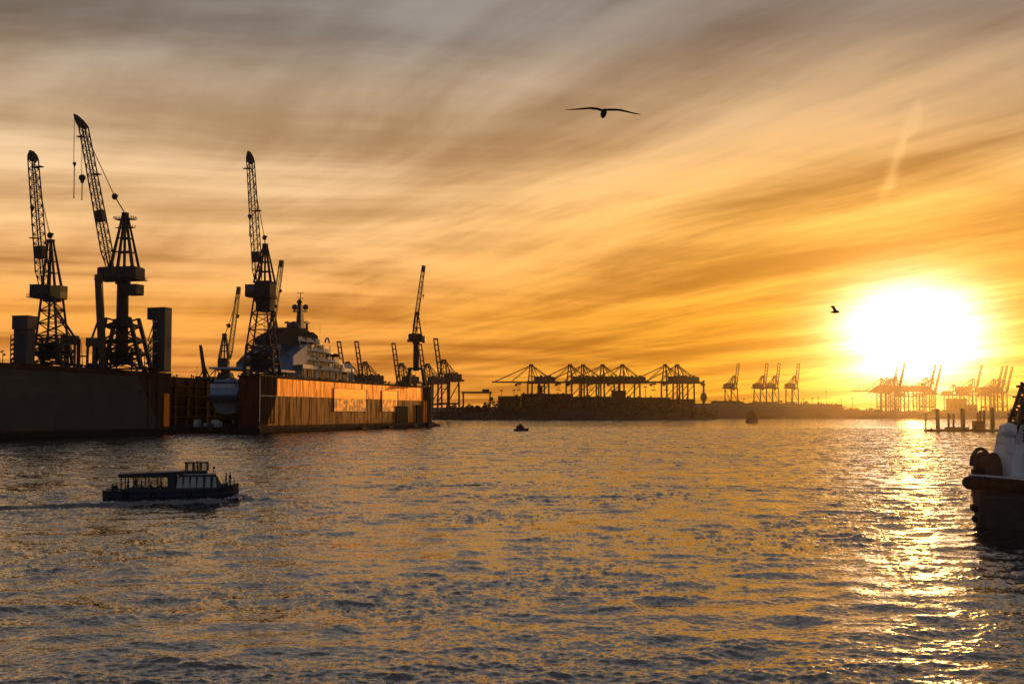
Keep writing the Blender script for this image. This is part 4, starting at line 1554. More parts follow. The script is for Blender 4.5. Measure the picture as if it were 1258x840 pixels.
bank_block('shed', 'long low shed on the hazy bank under the four raised booms', 'shed', 876, 905, 492.2, 2470, 25, 14, WALLD)
bank_block('ship_bridge', 'hazy block of a ship bridge behind the pontoon posts', 'ship bridge', 1166, 1188, 489.5, 2800, 20, 10, WALLD)
bank_block('ship_bridge', 'lower hazy ship block right of the tall hazy ship bridge', 'ship bridge', 1188.5, 1201, 497, 2800, 20, 10, WALLD, roof=False)
bank_block('jetty_shed', 'long low pale-roofed shed at the foot of the wooded bank', 'shed', 686, 732, 503.6, 1926, 8, 8, GREYP)


def yard_gantry():
    Y = 1900
    k = Y / F_PX
    t = thing('gantry_crane', 'low yard gantry crane on the bank right of the ochre dock', 'gantry crane', (at(586, 490, Y).x, Y, 12))
    zt = zat(482, Y) - 12
    for x in (-21, 20):
        for y in (-6, 6):
            MB().beam((x, y, 0), (x, y, zt), 2.2).build('leg', STEEL2, t)
    mb = MB()
    for y in (-6, 6):
        mb.beam((-24, y, zt), (23, y, zt), 2.0, 2.6)
    mb.build('bridge_girder', STEEL2, t)
    MB().box(8, 19, -5, 5, zt + 1.2, zt + 5).build('trolley_house', STEEL2, t)
    for x in (-21, 20):
        MB().beam((x, -6, 3), (x, 6, 3), 1.6).build('sill_beam', STEEL2, t)
    # heap of dark gear under it
    rng = random.Random(5)
    x0 = at(586, 490, Y).x
    for k in range(12):
        w, h = rng.uniform(2, 6), rng.uniform(3, 11)
        c = MB().box(-w / 2, w / 2, -3, 3, 0, h).box(-w / 2 - .2, w / 2 + .2, -3.2, 3.2, h, h + .3).build('crate', WALLD, None, (x0 - 16 + k * 2.8, Y + rng.uniform(-2, 2) * .2 + (k % 2) * 7, 12))
        tag(c, 'dark crate heaped with others under the low yard gantry crane', 'crate', 'crates under the yard gantry crane')


yard_gantry()


def beacon_tower():
    Y = 1960
    k = Y / F_PX
    t = thing('beacon_tower', 'slim dark tower with a bulging base on the tip of the wooded bank', 'tower', (at(864.5, 494, Y).x, Y, 14))
    z = lambda y: zat(y, Y) - 14
    MB().taper((0, 0, z(486)), 2.8, 2.8, (0, 0, z(469)), 2.4, 2.4).build('shaft', STEEL2, t)
    MB().loft([[(r * math.cos(a) * .5, r * math.sin(a) * .5, zz) for a in np.linspace(0, 2 * math.pi, 10, endpoint=False)] for r, zz in ((3, z(503)), (4, z(494)), (9.5, z(490.5)), (11, z(488)), (9, z(484.6)), (3.4, z(482)))]).build('base', STEEL2, t)
    MB().box(-4.5, 2.4, -1.5, 1.5, z(473.5), z(471)).box(-1.7, 1.7, -1.7, 1.7, z(469), z(467)).build('head', STEEL2, t)


beacon_tower()


def light_mast(px, Y, ytop, zb, label):
    t = thing('light_mast', label, 'light mast', (at(px, 500, Y).x, Y, zb), 0, 'thin light masts along the far bank')
    h = zat(ytop, Y) - zb
    MB().tube((0, 0, 0), (0, 0, h), .75, .4, 6).build('mast', STEEL2, t)
    MB().box(-2.4, 2.4, -.8, .8, h - 1, h + .6).build('lamp_head', STEEL2, t)


for px, y, lb in ((793, 475, 'light mast between the group of four and the pair of cranes'), (616, 479.5, 'light mast at the left end of the warehouses'),
                  (631.5, 479, 'light mast on the warehouse roofline left of the lone crane')):
    light_mast(px, 1995, y, 12, lb)
for px, y, lb in ((914, 490, 'short mast right of the hazy crane standing apart'), (987, 490, 'short mast at left of the hazy mast row'), (998.5, 488.5, 'short mast second in the hazy mast row'),
                  (1005.5, 488, 'medium mast just left of the tallest hazy mast'), (1015, 480.5, 'tallest light mast in the row on the hazy bank'), (1033.5, 490.5, 'mast above the small shed on the hazy bank'),
                  (1047.5, 489, 'mast right of the small shed below the lowered boom')):
    light_mast(px, 2500, y, 14, lb)


# ------------------------------------------------------------------ pontoon with piles
def pontoon():
    Y = 735
    k = Y / F_PX
    x0 = at(1137, 520, Y).x
    t = thing('pontoon', 'long low landing pontoon in the sun glare beyond the tug', 'pontoon', (x0, Y, 0))
    L = (1245 - 1137) * k
    MB().box(.5, L, -3, 4, -.6, 1.1).build('float', WALLD, t)
    MB().box(.2, L, -3.2, 4.2, 1.1, 1.35).build('deck', WOODT, t)
    MB().box(L * .23, L * .47, -1, 2.2, 1.4, 2.6).build('platform', WALLD, t)
    MB().box(L * .54, L * .66, -1.6, 1.6, 1.4, 6.0).build('hut', WALLD, t)
    MB().box(L * .535, L * .665, -1.9, 1.9, 6.0, 6.3).build('hut_roof', STEEL, t)
    mb = MB()
    mb.rail([(L * .04, -2.9, 1.35), (L * .98, -2.9, 1.35)], 1.2, 2, .06)
    mb.rail([(L * .64, -2.4, 3.2), (L * .96, -2.4, 4.0)], 1.2, 2, .06).box(L * .64, L * .96, -2.4, -1.2, 2.9, 3.1)
    mb.build('railing', STEEL, t)
    rng = random.Random(2)
    for i in range(12):
        x = rng.uniform(2, L * .5)
        MB().tube((x, -1, 1.3), (x, -1, 2.0 + rng.random() * 1.2), .25, n=6).build('bollard', STEEL, t)
    piles = ((1137.6, 508, 1.1, 'leftmost thin pile at the end of the pontoon'), (1152.4, 502.5, 2.8, 'thick pile left of two thin piles on the pontoon'),
             (1165.7, 508, 1.6, 'left of two thin piles on the pontoon'), (1171.8, 508.5, 1.6, 'right of two thin piles on the pontoon'),
             (1183.2, 502.3, 3.2, 'thickest pile in the middle of the pontoon'), (1201.5, 508, 1.6, 'thin pile beside the pontoon hut'),
             (1204.9, 504.4, 1.6, 'tallest thin pile by the pontoon hut'), (1209.5, 504, 1.6, 'thin pile with dark bands right of the pontoon hut'),
             (1219.6, 501.5, 3.2, 'thick pile between the pontoon hut and the tug'), (1239.5, 508, 1.8, 'short pile nearest the tug mast'))
    for px, y, w, lb in piles:
        p = thing('mooring_pile', lb, 'mooring pile', (at(px, 510, Y).x, Y + .6, -1), 0, 'mooring piles of the pontoon')
        h = zat(y, Y) + 1
        MB().tube((0, 0, 0), (0, 0, h), w * .42, w * .4, 10).build('shaft', WOODT, p)
        MB().tube((0, 0, h), (0, 0, h + .35), w * .46, w * .2, 10).build('cap', STEEL, p)
    return t


pontoon()
# ------------------------------------------------------------------ people
PEOPLE = {}


def skin_body(name, joints, edges, mats_by):
    """joints: name -> (pos, radius); grown as one skinned surface"""
    names = list(joints)
    me = bpy.data.meshes.new(name)
    me.from_pydata([joints[n][0] for n in names], [(names.index(a), names.index(b)) for a, b in edges], [])
    o = bpy.data.objects.new(name, me)
    COL.objects.link(o)
    sk = o.modifiers.new('skin', 'SKIN')
    sk.use_smooth_shade = True
    for i, n in enumerate(names):
        r = joints[n][1]
        me.skin_vertices[0].data[i].radius = r if isinstance(r, tuple) else (r, r)
    me.skin_vertices[0].data[names.index('pelvis')].use_root = True
    sb = o.modifiers.new('sub', 'SUBSURF')
    sb.levels = sb.render_levels = 1
    dg = bpy.context.evaluated_depsgraph_get()
    dg.update()
    m2 = bpy.data.meshes.new_from_object(o.evaluated_get(dg))
    bpy.data.objects.remove(o)
    m2.materials.clear()
    for m in (JACKET, TROUS, SKIN):
        m2.materials.append(m)
    mi = []
    for p in m2.polygons:
        c = p.center
        mi.append(mats_by(c))
    m2.polygons.foreach_set('material_index', mi)
    m2.polygons.foreach_set('use_smooth', [True] * len(m2.polygons))
    return m2


def person_meshes():
    # standing, facing +x
    J = dict(pelvis=((0, 0, .95), (.15, .12)), belly=((0, 0, 1.12), (.15, .12)), chest=((.01, 0, 1.34), (.18, .13)), neck=((.01, 0, 1.5), .06),
             head0=((.03, 0, 1.6), (.085, .08)), head1=((.03, 0, 1.72), (.09, .085)),
             shl=((0, .19, 1.42), .07), ell=((-.03, .24, 1.14), .05), wrl=((.06, .23, .90), .038), hnl=((.09, .22, .82), .04),
             shr=((0, -.19, 1.42), .07), elr=((-.03, -.24, 1.14), .05), wrr=((.12, -.2, .98), .038), hnr=((.18, -.18, .96), .04),
             hl=((0, .1, .88), .1), kl=((.03, .11, .48), .07), al=((0, .12, .1), .05), tl=((.14, .13, .04), .04),
             hr=((0, -.1, .88), .1), kr=((.03, -.11, .48), .07), ar=((-.02, -.12, .1), .05), tr=((.12, -.13, .04), .04))
    E = [('pelvis', 'belly'), ('belly', 'chest'), ('chest', 'neck'), ('neck', 'head0'), ('head0', 'head1'), ('chest', 'shl'), ('shl', 'ell'), ('ell', 'wrl'), ('wrl', 'hnl'),
         ('chest', 'shr'), ('shr', 'elr'), ('elr', 'wrr'), ('wrr', 'hnr'), ('pelvis', 'hl'), ('hl', 'kl'), ('kl', 'al'), ('al', 'tl'), ('pelvis', 'hr'), ('hr', 'kr'), ('kr', 'ar'), ('ar', 'tr')]

    def ms(c):
        if c.z > 1.5 or (abs(c.y) > .12 and c.z < .99 and c.z > .78 and c.x > .04):
            return 2
        return 1 if c.z < .98 else 0
    PEOPLE['standing'] = (skin_body('standing', J, E, ms), (.03, 0, 1.69))
    K = dict(J)
    K.update(pelvis=((0, 0, .5), (.16, .13)), belly=((.0, 0, .68), (.15, .12)), chest=((.03, 0, .9), (.18, .13)), neck=((.05, 0, 1.06), .06), head0=((.08, 0, 1.16), (.085, .08)), head1=((.08, 0, 1.28), (.09, .085)),
             shl=((.02, .19, .98), .07), ell=((.06, .24, .72), .05), wrl=((.28, .18, .66), .038), hnl=((.36, .15, .66), .04),
             shr=((.02, -.19, .98), .07), elr=((.06, -.24, .72), .05), wrr=((.28, -.18, .66), .038), hnr=((.36, -.15, .66), .04),
             hl=((.08, .1, .49), .1), kl=((.44, .11, .5), .07), al=((.44, .12, .1), .05), tl=((.58, .13, .04), .04),
             hr=((.08, -.1, .49), .1), kr=((.44, -.11, .5), .07), ar=((.42, -.12, .1), .05), tr=((.56, -.13, .04), .04))

    def mt(c):
        if c.z > 1.06 or (c.x > .3 and c.z > .6):
            return 2
        return 1 if c.z < .55 else 0
    PEOPLE['sitting'] = (skin_body('sitting', K, E, mt), (.08, 0, 1.25))


person_meshes()


def person(pose, loc, rz, label, group='people aboard the tour barge'):
    me, hd = PEOPLE[pose]
    o = bpy.data.objects.new('person', me)
    COL.objects.link(o)
    o.location = loc
    o.rotation_euler = (0, 0, rz)
    tag(o, label, 'person', group)
    h = MB().ball((hd[0] - .02, 0, hd[2] + .04), .108, 10, 7, 1.0, 1.05, .98)
    h.build('hair', HAIR, o)
    return o


# ------------------------------------------------------------------ tour barge
def hull_rings(stations, n=7):
    """stations: (x, half beam at deck, half beam at water, keel z, deck z)"""
    rings = []
    for x, bd, bw, zk, zd in stations:
        pts = [(x, bd, zd), (x, bd * .5 + bw * .5, zd * .5 + .1), (x, bw, 0.0), (x, bw * .6, zk * .75), (x, 0, zk)]
        pts += [(x, -y, z) for (x_, y, z) in reversed(pts[:-1])]
        rings.append(pts)
    return rings


def build_barge():
    rz = math.atan2(BARGE_H.y, BARGE_H.x)
    t = thing('tour_barge', 'dark low tour barge with canopy, glazed cabin and small wheelhouse', 'boat', BARGE, rz)
    t.scale = (.965,) * 3
    st = [(-8.45, 1.5, 1.2, -.1, 1.32), (-7.9, 1.9, 1.7, -.6, 1.30), (-5, 2.25, 2.15, -.8, 1.22), (0, 2.35, 2.25, -.9, 1.22), (4.5, 2.2, 2.0, -.9, 1.40), (6.6, 1.7, 1.3, -.9, 1.62), (7.8, .95, .5, -.8, 1.82), (8.5, .12, .05, -.3, 2.0)]
    MB().loft(hull_rings(st)).build('hull', HULLD, t)
    # rubbing strakes
    mb = MB()
    for sg in (-1, 1):
        for z, w in ((.62, .14),):
            pts = [Vector((x, sg * (bd * .55 + bw * .45 + .06), zd * .58)) for x, bd, bw, zk, zd in st]
            for a, b in zip(pts, pts[1:]):
                mb.beam(a, b, w, .16)
    mb.build('rubbing_strake', HULLB, t)
    mb = MB()
    for sg in (-1, 1):
        pts = [Vector((x, sg * (bd + .0), zd + .06)) for x, bd, bw, zk, zd in st]
        for a, b in zip(pts, pts[1:]):
            mb.beam(a, b, .16, .12)
    mb.build('gunwale', GREYP, t)
    # glazed cabin with sloping sides (tumblehome)
    cab = MB()
    z0, z1 = 1.25, 3.3
    xa_, xb_ = .5, 6.5
    cab.hexa([(xa_, -2.0, z0), (xb_, -1.75, z0 + .3), (xb_, 1.75, z0 + .3), (xa_, 2.0, z0), (xa_ + .4, -1.5, z1), (xb_ - .8, -1.3, z1), (xb_ - .8, 1.3, z1), (xa_ + .4, 1.5, z1)])
    co = cab.build('cabin', HULLD, t)
    for sg in (-1, 1):
        for xa, xb in ((.75, 1.52), (1.6, 2.37), (2.45, 3.22), (3.3, 4.07), (4.3, 5.0), (5.25, 5.75)):
            za, zb = 1.66, 3.04

            def yy(x, z):
                f, g = (z - z0) / (z1 - z0), (x - xa_) / (xb_ - xa_)
                return (2.0 - .25 * g) * (1 - f) + (1.5 - .2 * g) * f + .05
            p = [(xa, sg * yy(xa, za), za), (xb, sg * yy(xb, za), za), (xb - .1, sg * yy(xb, zb), zb), (xa + .12, sg * yy(xa, zb), zb)]
            q = [(x, y + sg * .03, z) for x, y, z in p]
            MB().hexa(p + q).build('window', CREAMG, co)
    MB().hexa([(xb_ - .1, -1.4, 1.85), (xb_ - .1, 1.4, 1.85), (xb_ - .65, 1.2, 3.05), (xb_ - .65, -1.2, 3.05), (xb_ - .05, -1.4, 1.85), (xb_ - .05, 1.4, 1.85), (xb_ - .6, 1.2, 3.05), (xb_ - .6, -1.2, 3.05)]).build('front_window', CREAMG, co)
    MB().prism([(xa_ + .2, -1.6), (xb_ - .9, -1.4), (xb_ - .6, 0), (xb_ - .9, 1.4), (xa_ + .2, 1.6)], 'z', 3.31, 3.42).build('cabin_roof', WHITEW, co)
    MB().box(6.2, 7.2, -1.0, 1.0, 1.5, 2.1).build('fore_trunk', HULLD, t)
    # after canopy on posts
    MB().prism([(-6.5, 3.2), (-6.5, 3.5), (1.6, 3.8), (1.6, 3.42)], 'y', -2.05, 2.05).build('canopy', HULLD, t)
    for sg in (-1, 1):
        for x in (-6.1, -4.6, -3.1, -1.6, -.3):
            MB().beam((x, sg * 1.98, 1.2), (x, sg * 1.93, 3.5), .15, .1).build('canopy_post', HULLD, t)
    MB().box(-.35, .6, -1.95, 1.95, 1.2, 3.5).build('entrance_bulkhead', HULLD, t)
    MB().box(-7.6, .4, -2.0, 2.0, 1.0, 1.1).build('after_deck', DECK, t)
    for sg in (-1, 1):
        MB().box(-6.2, -.3, sg * 2.0 - .05, sg * 2.0 + .05, 1.2, 1.62).build('side_coaming', HULLD, t)
        MB().box(-6.4, .7, sg * 1.96 - .06, sg * 1.96 + .06, 3.02, 3.3).build('canopy_valance', HULLD, t)
        for k in range(3):
            x0 = -3.0 + k * 1.36 if k else -3.0
            x0, x1 = ((-3.0, -1.68), (-1.5, -.38))[k] if k < 2 else (-4.5, -3.2)
            MB().box(x0, x1, sg * 1.97 - .01, sg * 1.97 + .01, 1.64, 3.0).build('side_pane', CGLASS, t)
    # benches
    for x in (-5.4, -4.0, -2.6, -1.3):
        b = MB().box(x - .22, x + .22, -1.5, 1.5, 1.1, 1.52).build('bench', WOODT, t)
        MB().box(x - .28, x - .22, -1.5, 1.5, 1.5, 2.0).build('bench_back', WOODT, b)
    # wheelhouse on top
    mb = MB()
    X0, X1, Y1, zz0, zz1 = 1.75, 4.55, 1.15, 3.36, 3.8
    mb.box(X0, X1, -Y1, Y1, zz0, zz1)
    wh = mb.build('wheelhouse', HULLD, t)
    MB().box(X0 - .12, X1 + .15, -Y1 - .15, Y1 + .15, 4.78, 4.94).build('wheelhouse_roof', HULLD, wh)
    for x in (X0 + .06, X0 + .95, X0 + 1.85, X1 - .06):
        for y in (-Y1 + .06, Y1 - .06):
            MB().beam((x, y, zz1), (x, y, 4.8), .17).build('window_post', HULLD, wh)
    for k in range(3):
        xa = X0 + .12 + k * .9
        for y in (-Y1 + .05, Y1 - .05):
            MB().box(xa, xa + .72, y - .012, y + .012, zz1 + .02, 4.77).build('window_pane', CGLASS, wh)
    # searchlight, exhaust and mast
    MB().tube((5.2, 0, 3.36), (5.2, 0, 4.1), .05, n=6).tube((5.15, 0, 4.15), (5.45, 0, 4.15), .17, n=10).build('searchlight', STEEL, t)
    MB().box(4.72, 4.8, -.9, .9, 3.45, 4.8).build('windscreen', CGLASS, t)
    # fore deck rail, tyres
    MB().rail([(6.0, -1.55, 1.7), (7.9, -.75, 1.95), (8.35, 0, 2.05), (7.9, .75, 1.95), (6.0, 1.55, 1.7)], .8, .6, .025).build('bow_rail', WHITEW, t)
    for x in (-5.5, -2.0, 2.4):
        mb = MB()
        for i in range(12):
            a0, a1 = 2 * math.pi * i / 12, 2 * math.pi * (i + 1) / 12
            mb.tube((x + .32 * math.cos(a0), -2.36, .75 + .32 * math.sin(a0)), (x + .32 * math.cos(a1), -2.36, .75 + .32 * math.sin(a1)), .1, n=6)
        mb.build('tyre_fender', BLACK, t)
    mb = MB()
    for i in range(16):
        a0, a1 = 2 * math.pi * i / 16, 2 * math.pi * (i + 1) / 16
        mb.tube((-6.15, -1.2 + .36 * math.cos(a0), 2.0 + .36 * math.sin(a0)), (-6.15, -1.2 + .36 * math.cos(a1), 2.0 + .36 * math.sin(a1)), .07, n=6)
    mb.build('lifebuoy', WHITEW, t)
    # people
    M = Matrix.Rotation(rz, 4, 'Z')

    def W(x, y, z):
        return BARGE + (M @ Vector((x, y, z))) * .965
    seats = [(-7.25, -.9, .9, 'sitting', -90, 'person sitting at the very stern of the barge, dark clothes'),
             (-6.85, -1.1, .9, 'sitting', -60, 'second person sitting at the stern, right of the first'),
             (-5.35, -1.1, 1.03, 'standing', 20, 'person standing under the rear edge of the barge canopy'),
             (-4.55, -.4, 1.1, 'standing', -80, 'person standing between the second canopy posts of the barge'),
             (-3.98, .9, 1.06, 'sitting', 0, 'person on a canopy bench with the back to the open stern'),
             (-2.58, -.8, 1.06, 'sitting', 0, 'person on the third canopy bench on the near side'),
             (-1.28, -.9, 1.06, 'sitting', 0, 'person on the bench next to the cabin bulkhead'),
             (3.2, .2, 3.36, 'standing', 0, 'person steering inside the small wheelhouse'),
             (6.9, -.7, 1.62, 'standing', 10, 'person standing at the bow of the barge facing forward'),
             (7.35, .3, 1.66, 'standing', 30, 'second person at the bow, on the far side')]
    for x, y, z, pose, a, lb in seats:
        if pose == 'standing' and x == 3.2:
            z -= .2
        person(pose, W(x, y, z), rz + R(a), lb)
    MB().box(-7.5, -6.6, -1.3, -.5, 1.1, 1.3).build('stern_bench', WOODT, t)
    # white water at the bow
    rng = random.Random(8)
    mb = MB()
    for i in range(420):
        al = 8.3 + rng.gauss(0.2, .7) - abs(rng.gauss(0, .7))
        ac = rng.gauss(0, 1.0) + (rng.choice((-1, 1)) * max(0, 8.6 - al) * .45)
        q = BARGE + BARGE_H * al + Vector((-BARGE_H.y, BARGE_H.x, 0)) * ac
        z = max(.12, .62 - abs(al - 8.6) * .22 + rng.gauss(0, .1))
        r = rng.uniform(.04, .13)
        mb.ball((q.x, q.y, z), r, 5, 4, .6)
    o = mb.build('foam', FOAM)
    tag(o, 'white water thrown up at the bow of the tour barge', 'foam', kind='stuff')


build_barge()


# ------------------------------------------------------------------ tug at the right edge
def build_tug():
    D = 120.0
    k = D / F_PX
    bow = at(1200, 646, D)
    H = Vector((-.965, -.262, 0)).normalized()
    rz = math.atan2(H.y, H.x)
    Lh = 27.0
    org = Vector((bow.x, bow.y, 0)) - H * Lh
    t = thing('tug', 'black-hulled tug with white deckhouse, cut off by the right edge', 'tug', org, rz)
    # local +x = ahead, bow at Lh
    st = []
    for f in (0, .15, .4, .6, .7, .78, .85, .9, .94, .965, .985, .997):
        e = math.sqrt(max(0.0, 1 - max(0, (f - .55) / .45) ** 2.7))
        ew = math.sqrt(max(0.0, 1 - min(1, max(0, (f - .5) / .485)) ** 2.2))
        st.append((f * Lh, max(.5, 5.4 * e) if f > .1 else 4.7, max(.25, 5.0 * ew), -2.4 + 1.4 * f ** 6, 3.1 + 1.9 * max(0, f - .35) / .65))
    MB().loft(hull_rings(st), caps=True).build('hull', HULLD, t)
    # bulwark & heavy bow fender roll
    mb = MB()
    out = [(x, bd) for x, bd, bw, zk, zd in st]
    zs = [zd for *_, zd in st]
    pts = [Vector((x, -b - .1, z - .75)) for (x, b), z in zip(out, zs)] + [Vector((Lh + .75, 0, zs[-1] - .75))] + [Vector((x, b + .1, z - .75)) for (x, b), z in reversed(list(zip(out, zs)))]
    for a, b in zip(pts, pts[1:]):
        mb.tube(a, b, .62, n=10)
    for p_ in pts:
        mb.ball(p_, .62, 10, 6)
    mb.build('fender_roll', BLACK, t, smooth=True)
    mb = MB()
    pl = [Vector((x, -b + .05, z + .02)) for (x, b), z in zip(out, zs)] + [Vector((Lh + .45, 0, zs[-1] + .02))] + [Vector((x, b - .05, z + .02)) for (x, b), z in reversed(list(zip(out, zs)))]
    for a, b in zip(pl, pl[1:]):
        mb.beam(a, b, .22, .14)
    mb.build('bulwark_rail', WHITE, t)
    mb = MB()
    for a, b in zip(pl, pl[1:]):
        a2, b2 = a + Vector((0, 0, -1.1)), b + Vector((0, 0, -1.1))
        mb.beam(a + Vector((0, 0, -.55)), b + Vector((0, 0, -.55)), .12, 1.1)
    mb.build('bulwark', HULLD, t)
    lower = MB()
    for z, r in ((1.75, .34), (.7, .3)):
        pp = [Vector((x, -(bd * (z / zd) + bw * (1 - z / zd)) - .05, z)) for x, bd, bw, zk, zd in st[2:]] + [Vector((Lh + .1, 0, z))]
        for a, b in zip(pp, pp[1:]):
            lower.tube(a, b, r, n=8)
    lower.build('lower_fender', BLACK, t)
    MB().prism([(x, b - .2) for x, b in out] + [(x, -b + .2) for x, b in reversed(out)], 'z', 2.9, 3.05).build('deck', DECK, t)

    def X(px):                                   # local x of a photo column on the near side
        r = ray(px, 560)
        # intersect with the vertical plane y_local = -2
        O2 = org - Vector((H.y, -H.x, 0)) * 0.0
        s, z = on_plane((O2.x, O2.y), (H.x, H.y), px, 560)
        return s

    def Z(py):
        return zat(py, D)
    # towing winch with hood on the fore deck
    xw = X(1213)
    mb = MB()
    for j in (-.9, .9):
        n = 12
        pr = [(xw + .85 * math.cos(math.pi * i / n), 5.6 + 1.6 * math.sin(math.pi * i / n)) for i in range(n + 1)]
        mb.prism([(xw + .85, 3.0)] + pr + [(xw - .85, 3.0)], 'y', j - .18, j + .18)
    mb.tube((xw, -.9, 6.0), (xw, .9, 6.0), .7, n=14)
    w = mb.build('towing_winch', STEEL, t)
    mb = MB()
    n = 14
    for i in range(n):
        a0, a1 = R(10) + R(150) * i / n, R(10) + R(150) * (i + 1) / n
        mb.beam((xw - .1 + 1.1 * math.cos(a0), -1.2, 5.5 + 2.0 * math.sin(a0)), (xw - .1 + 1.1 * math.cos(a1), -1.2, 5.5 + 2.0 * math.sin(a1)), .3, .3)
    mb.build('winch_guard', STEEL, w)
    for j in (-1.2, 1.2):
        MB().tube((X(1206), j, 3.0), (X(1206), j, 5.5), .28, .33, 10).build('towing_bitt', STEEL, t)
    # deckhouse
    xf = X(1221)
    z1 = Z(546)
    xm = xf - 8
    MB().hexa([(xm, -2.1, 3.0), (xf, -1.9, 3.0), (xf, 1.9, 3.0), (xm, 2.1, 3.0), (xm, -1.8, z1), (xf - 1.3, -1.5, z1), (xf - 1.3, 1.5, z1), (xm, 1.8, z1)]).hexa([(3, -3.2, 3.0), (xm - .01, -3.0, 3.0), (xm - .01, 3.0, 3.0), (3, 3.2, 3.0), (3.4, -2.8, z1), (xm - .01, -2.6, z1), (xm - .01, 2.6, z1), (3.4, 2.8, z1)]).build('deckhouse', WHITE, t)
    dh = [o for o in t.children if o.name.startswith('deckhouse')][0]
    for x in (xf - 2.2, xf - 3.4, xf - 5.4):
        MB().box(x - .03, x + .03, 1.6, 2.02, 3.3, z1 - .8).build('door_seam', GREYP, dh)
    MB().box(xf - 1.8, xf - .9, 1.8, 2.0, 3.2, 4.9).build('door', WHITEW, dh)
    # wheelhouse above, set back
    xb = X(1234)
    z2 = Z(522)
    MB().hexa([(4, -1.7, z1), (xb, -1.4, z1), (xb, 1.4, z1), (4, 1.7, z1), (4, -1.7, z2), (xb - .5, -1.3, z2), (xb - .5, 1.3, z2), (4, 1.7, z2)]).build('upper_house', WHITEW, t)
    uh = [o for o in t.children if o.name.startswith('upper_house')][0]
    wx, wz = xb - 4.2, z2 + 2.7
    MB().hexa([(5, -2.6, z2), (wx, -2.4, z2), (wx, 2.4, z2), (5, 2.6, z2), (4.6, -2.8, wz), (wx + .4, -2.6, wz), (wx + .4, 2.6, wz), (4.6, 2.8, wz)]).build('wheelhouse', WHITE, t)
    wh = [o for o in t.children if o.name.startswith('wheelhouse')][0]
    MB().box(4.3, wx + .8, -3.1, 3.1, wz, wz + .18).build('wheelhouse_roof', GREYP, wh)
    for q in range(int((wx - 5.6) / 1.3)):
        x = 5.5 + q * 1.3
        for sy in (-1, 1):
            MB().box(x, x + 1.05, sy * 2.74 - .06, sy * 2.74 + .06, z2 + 1.1, z2 + 2.3).build('window', DGLASS, wh)
    for q in range(4):
        MB().tube((xm - 1.5 - q * 2.2, 3.1, 4.9), (xm - 1.5 - q * 2.2, 2.7, 4.9), .3, n=14).build('porthole', DGLASS, dh)
    for i in range(5):
        z = z1 + .35 + i * .32
        MB().box(xb - 4.5, xb - 1.0, 1.5, 1.62, z, z + .14).build('grille_slat', GREYP, uh)
    MB().rail([(xm, -1.7, z1), (xf - 1.4, -1.4, z1), (xf - 1.4, 1.4, z1), (xm, 1.7, z1)], 1.0, .9, .03).build('house_rail', WHITEW, t)
    c = Vector((xb + .15, 1.0, z2 - .5))
    MB().ball(c, .75, 14, 8).tube(c - Vector((0, 0, .7)), c - Vector((0, 0, 2.2)), .5, n=10).build('liferaft_canister', WHITE, t)
    zl = Z(568)
    xl = X(1251)
    MB().tube((xl, 2.15, zl), (xl, 1.8, zl), .2, n=12).build('lamp_housing', GREYP, t)
    lm = [o for o in t.children if o.name.startswith('lamp_housing')][0]
    MB().tube((xl, 2.2, zl), (xl, 2.16, zl), .16, n=12).build('lamp_lens', LAMP, lm)
    # raked mast / crane post
    a, b = Vector((X(1246), .5, z2 - 1)), Vector((X(1262), .5, Z(472)))
    mb = MB()
    mb.lattice(a, b, 1.5, .8, 9, .3, .14)
    mb.beam(a - Vector((.4, 0, 0)), b - Vector((.2, 0, 0)), .55)
    ms = mb.build('mast', STEEL, t)
    MB().box(b.x - .2, b.x + 1.1, 0, 1, b.z - .3, b.z - .05).ball((b.x + .8, .5, b.z + .1), .18, 8, 6).build('mast_bracket', STEEL, ms)
    for z in (z2 + .6, z2 + 1.6, z2 + 3):
        f = (z - a.z) / (b.z - a.z)
        q = a.lerp(b, f)
        MB().box(q.x - .1, q.x + .7, 0, 1.0, z, z + .18).build('mast_lamp', GREYP, ms)
    return t


build_tug()


# ------------------------------------------------------------------ two distant boats
def workboat():
    p = at(640, 529.5, 752)
    t = thing('workboat', 'small dark workboat low in the water in mid river', 'boat', (p.x, p.y, 0), R(0))
    MB().loft(hull_rings([(-4.4, 1.3, 1.1, -.3, 1.2), (-3, 1.6, 1.5, -.5, 1.2), (2, 1.6, 1.4, -.5, 1.5), (4, .8, .5, -.4, 1.9), (4.7, .1, .05, 0, 2.1)])).build('hull', HULLD, t)
    c = MB().prism([(-3.2, 1.2), (2.6, 1.3), (1.8, 2.6), (.9, 3.2), (-2.6, 3.2)], 'y', -1.3, 1.3).build('cabin', HULLD, t)
    MB().prism([(-1.6, 3.2), (1.0, 3.2), (.6, 4.2), (-1.4, 4.2)], 'y', -.9, .9).build('wheelhouse', HULLD, t)
    for x in (-2.2, -.9, .5):
        MB().box(x, x + .9, -1.34, -1.3, 2.0, 2.8).build('window', DGLASS, c)
    MB().tube((-.4, 0, 4.2), (-.4, 0, 5.0), .06, n=5).beam((-1, 0, 4.7), (.2, 0, 4.7), .08).build('mast', STEEL, t)


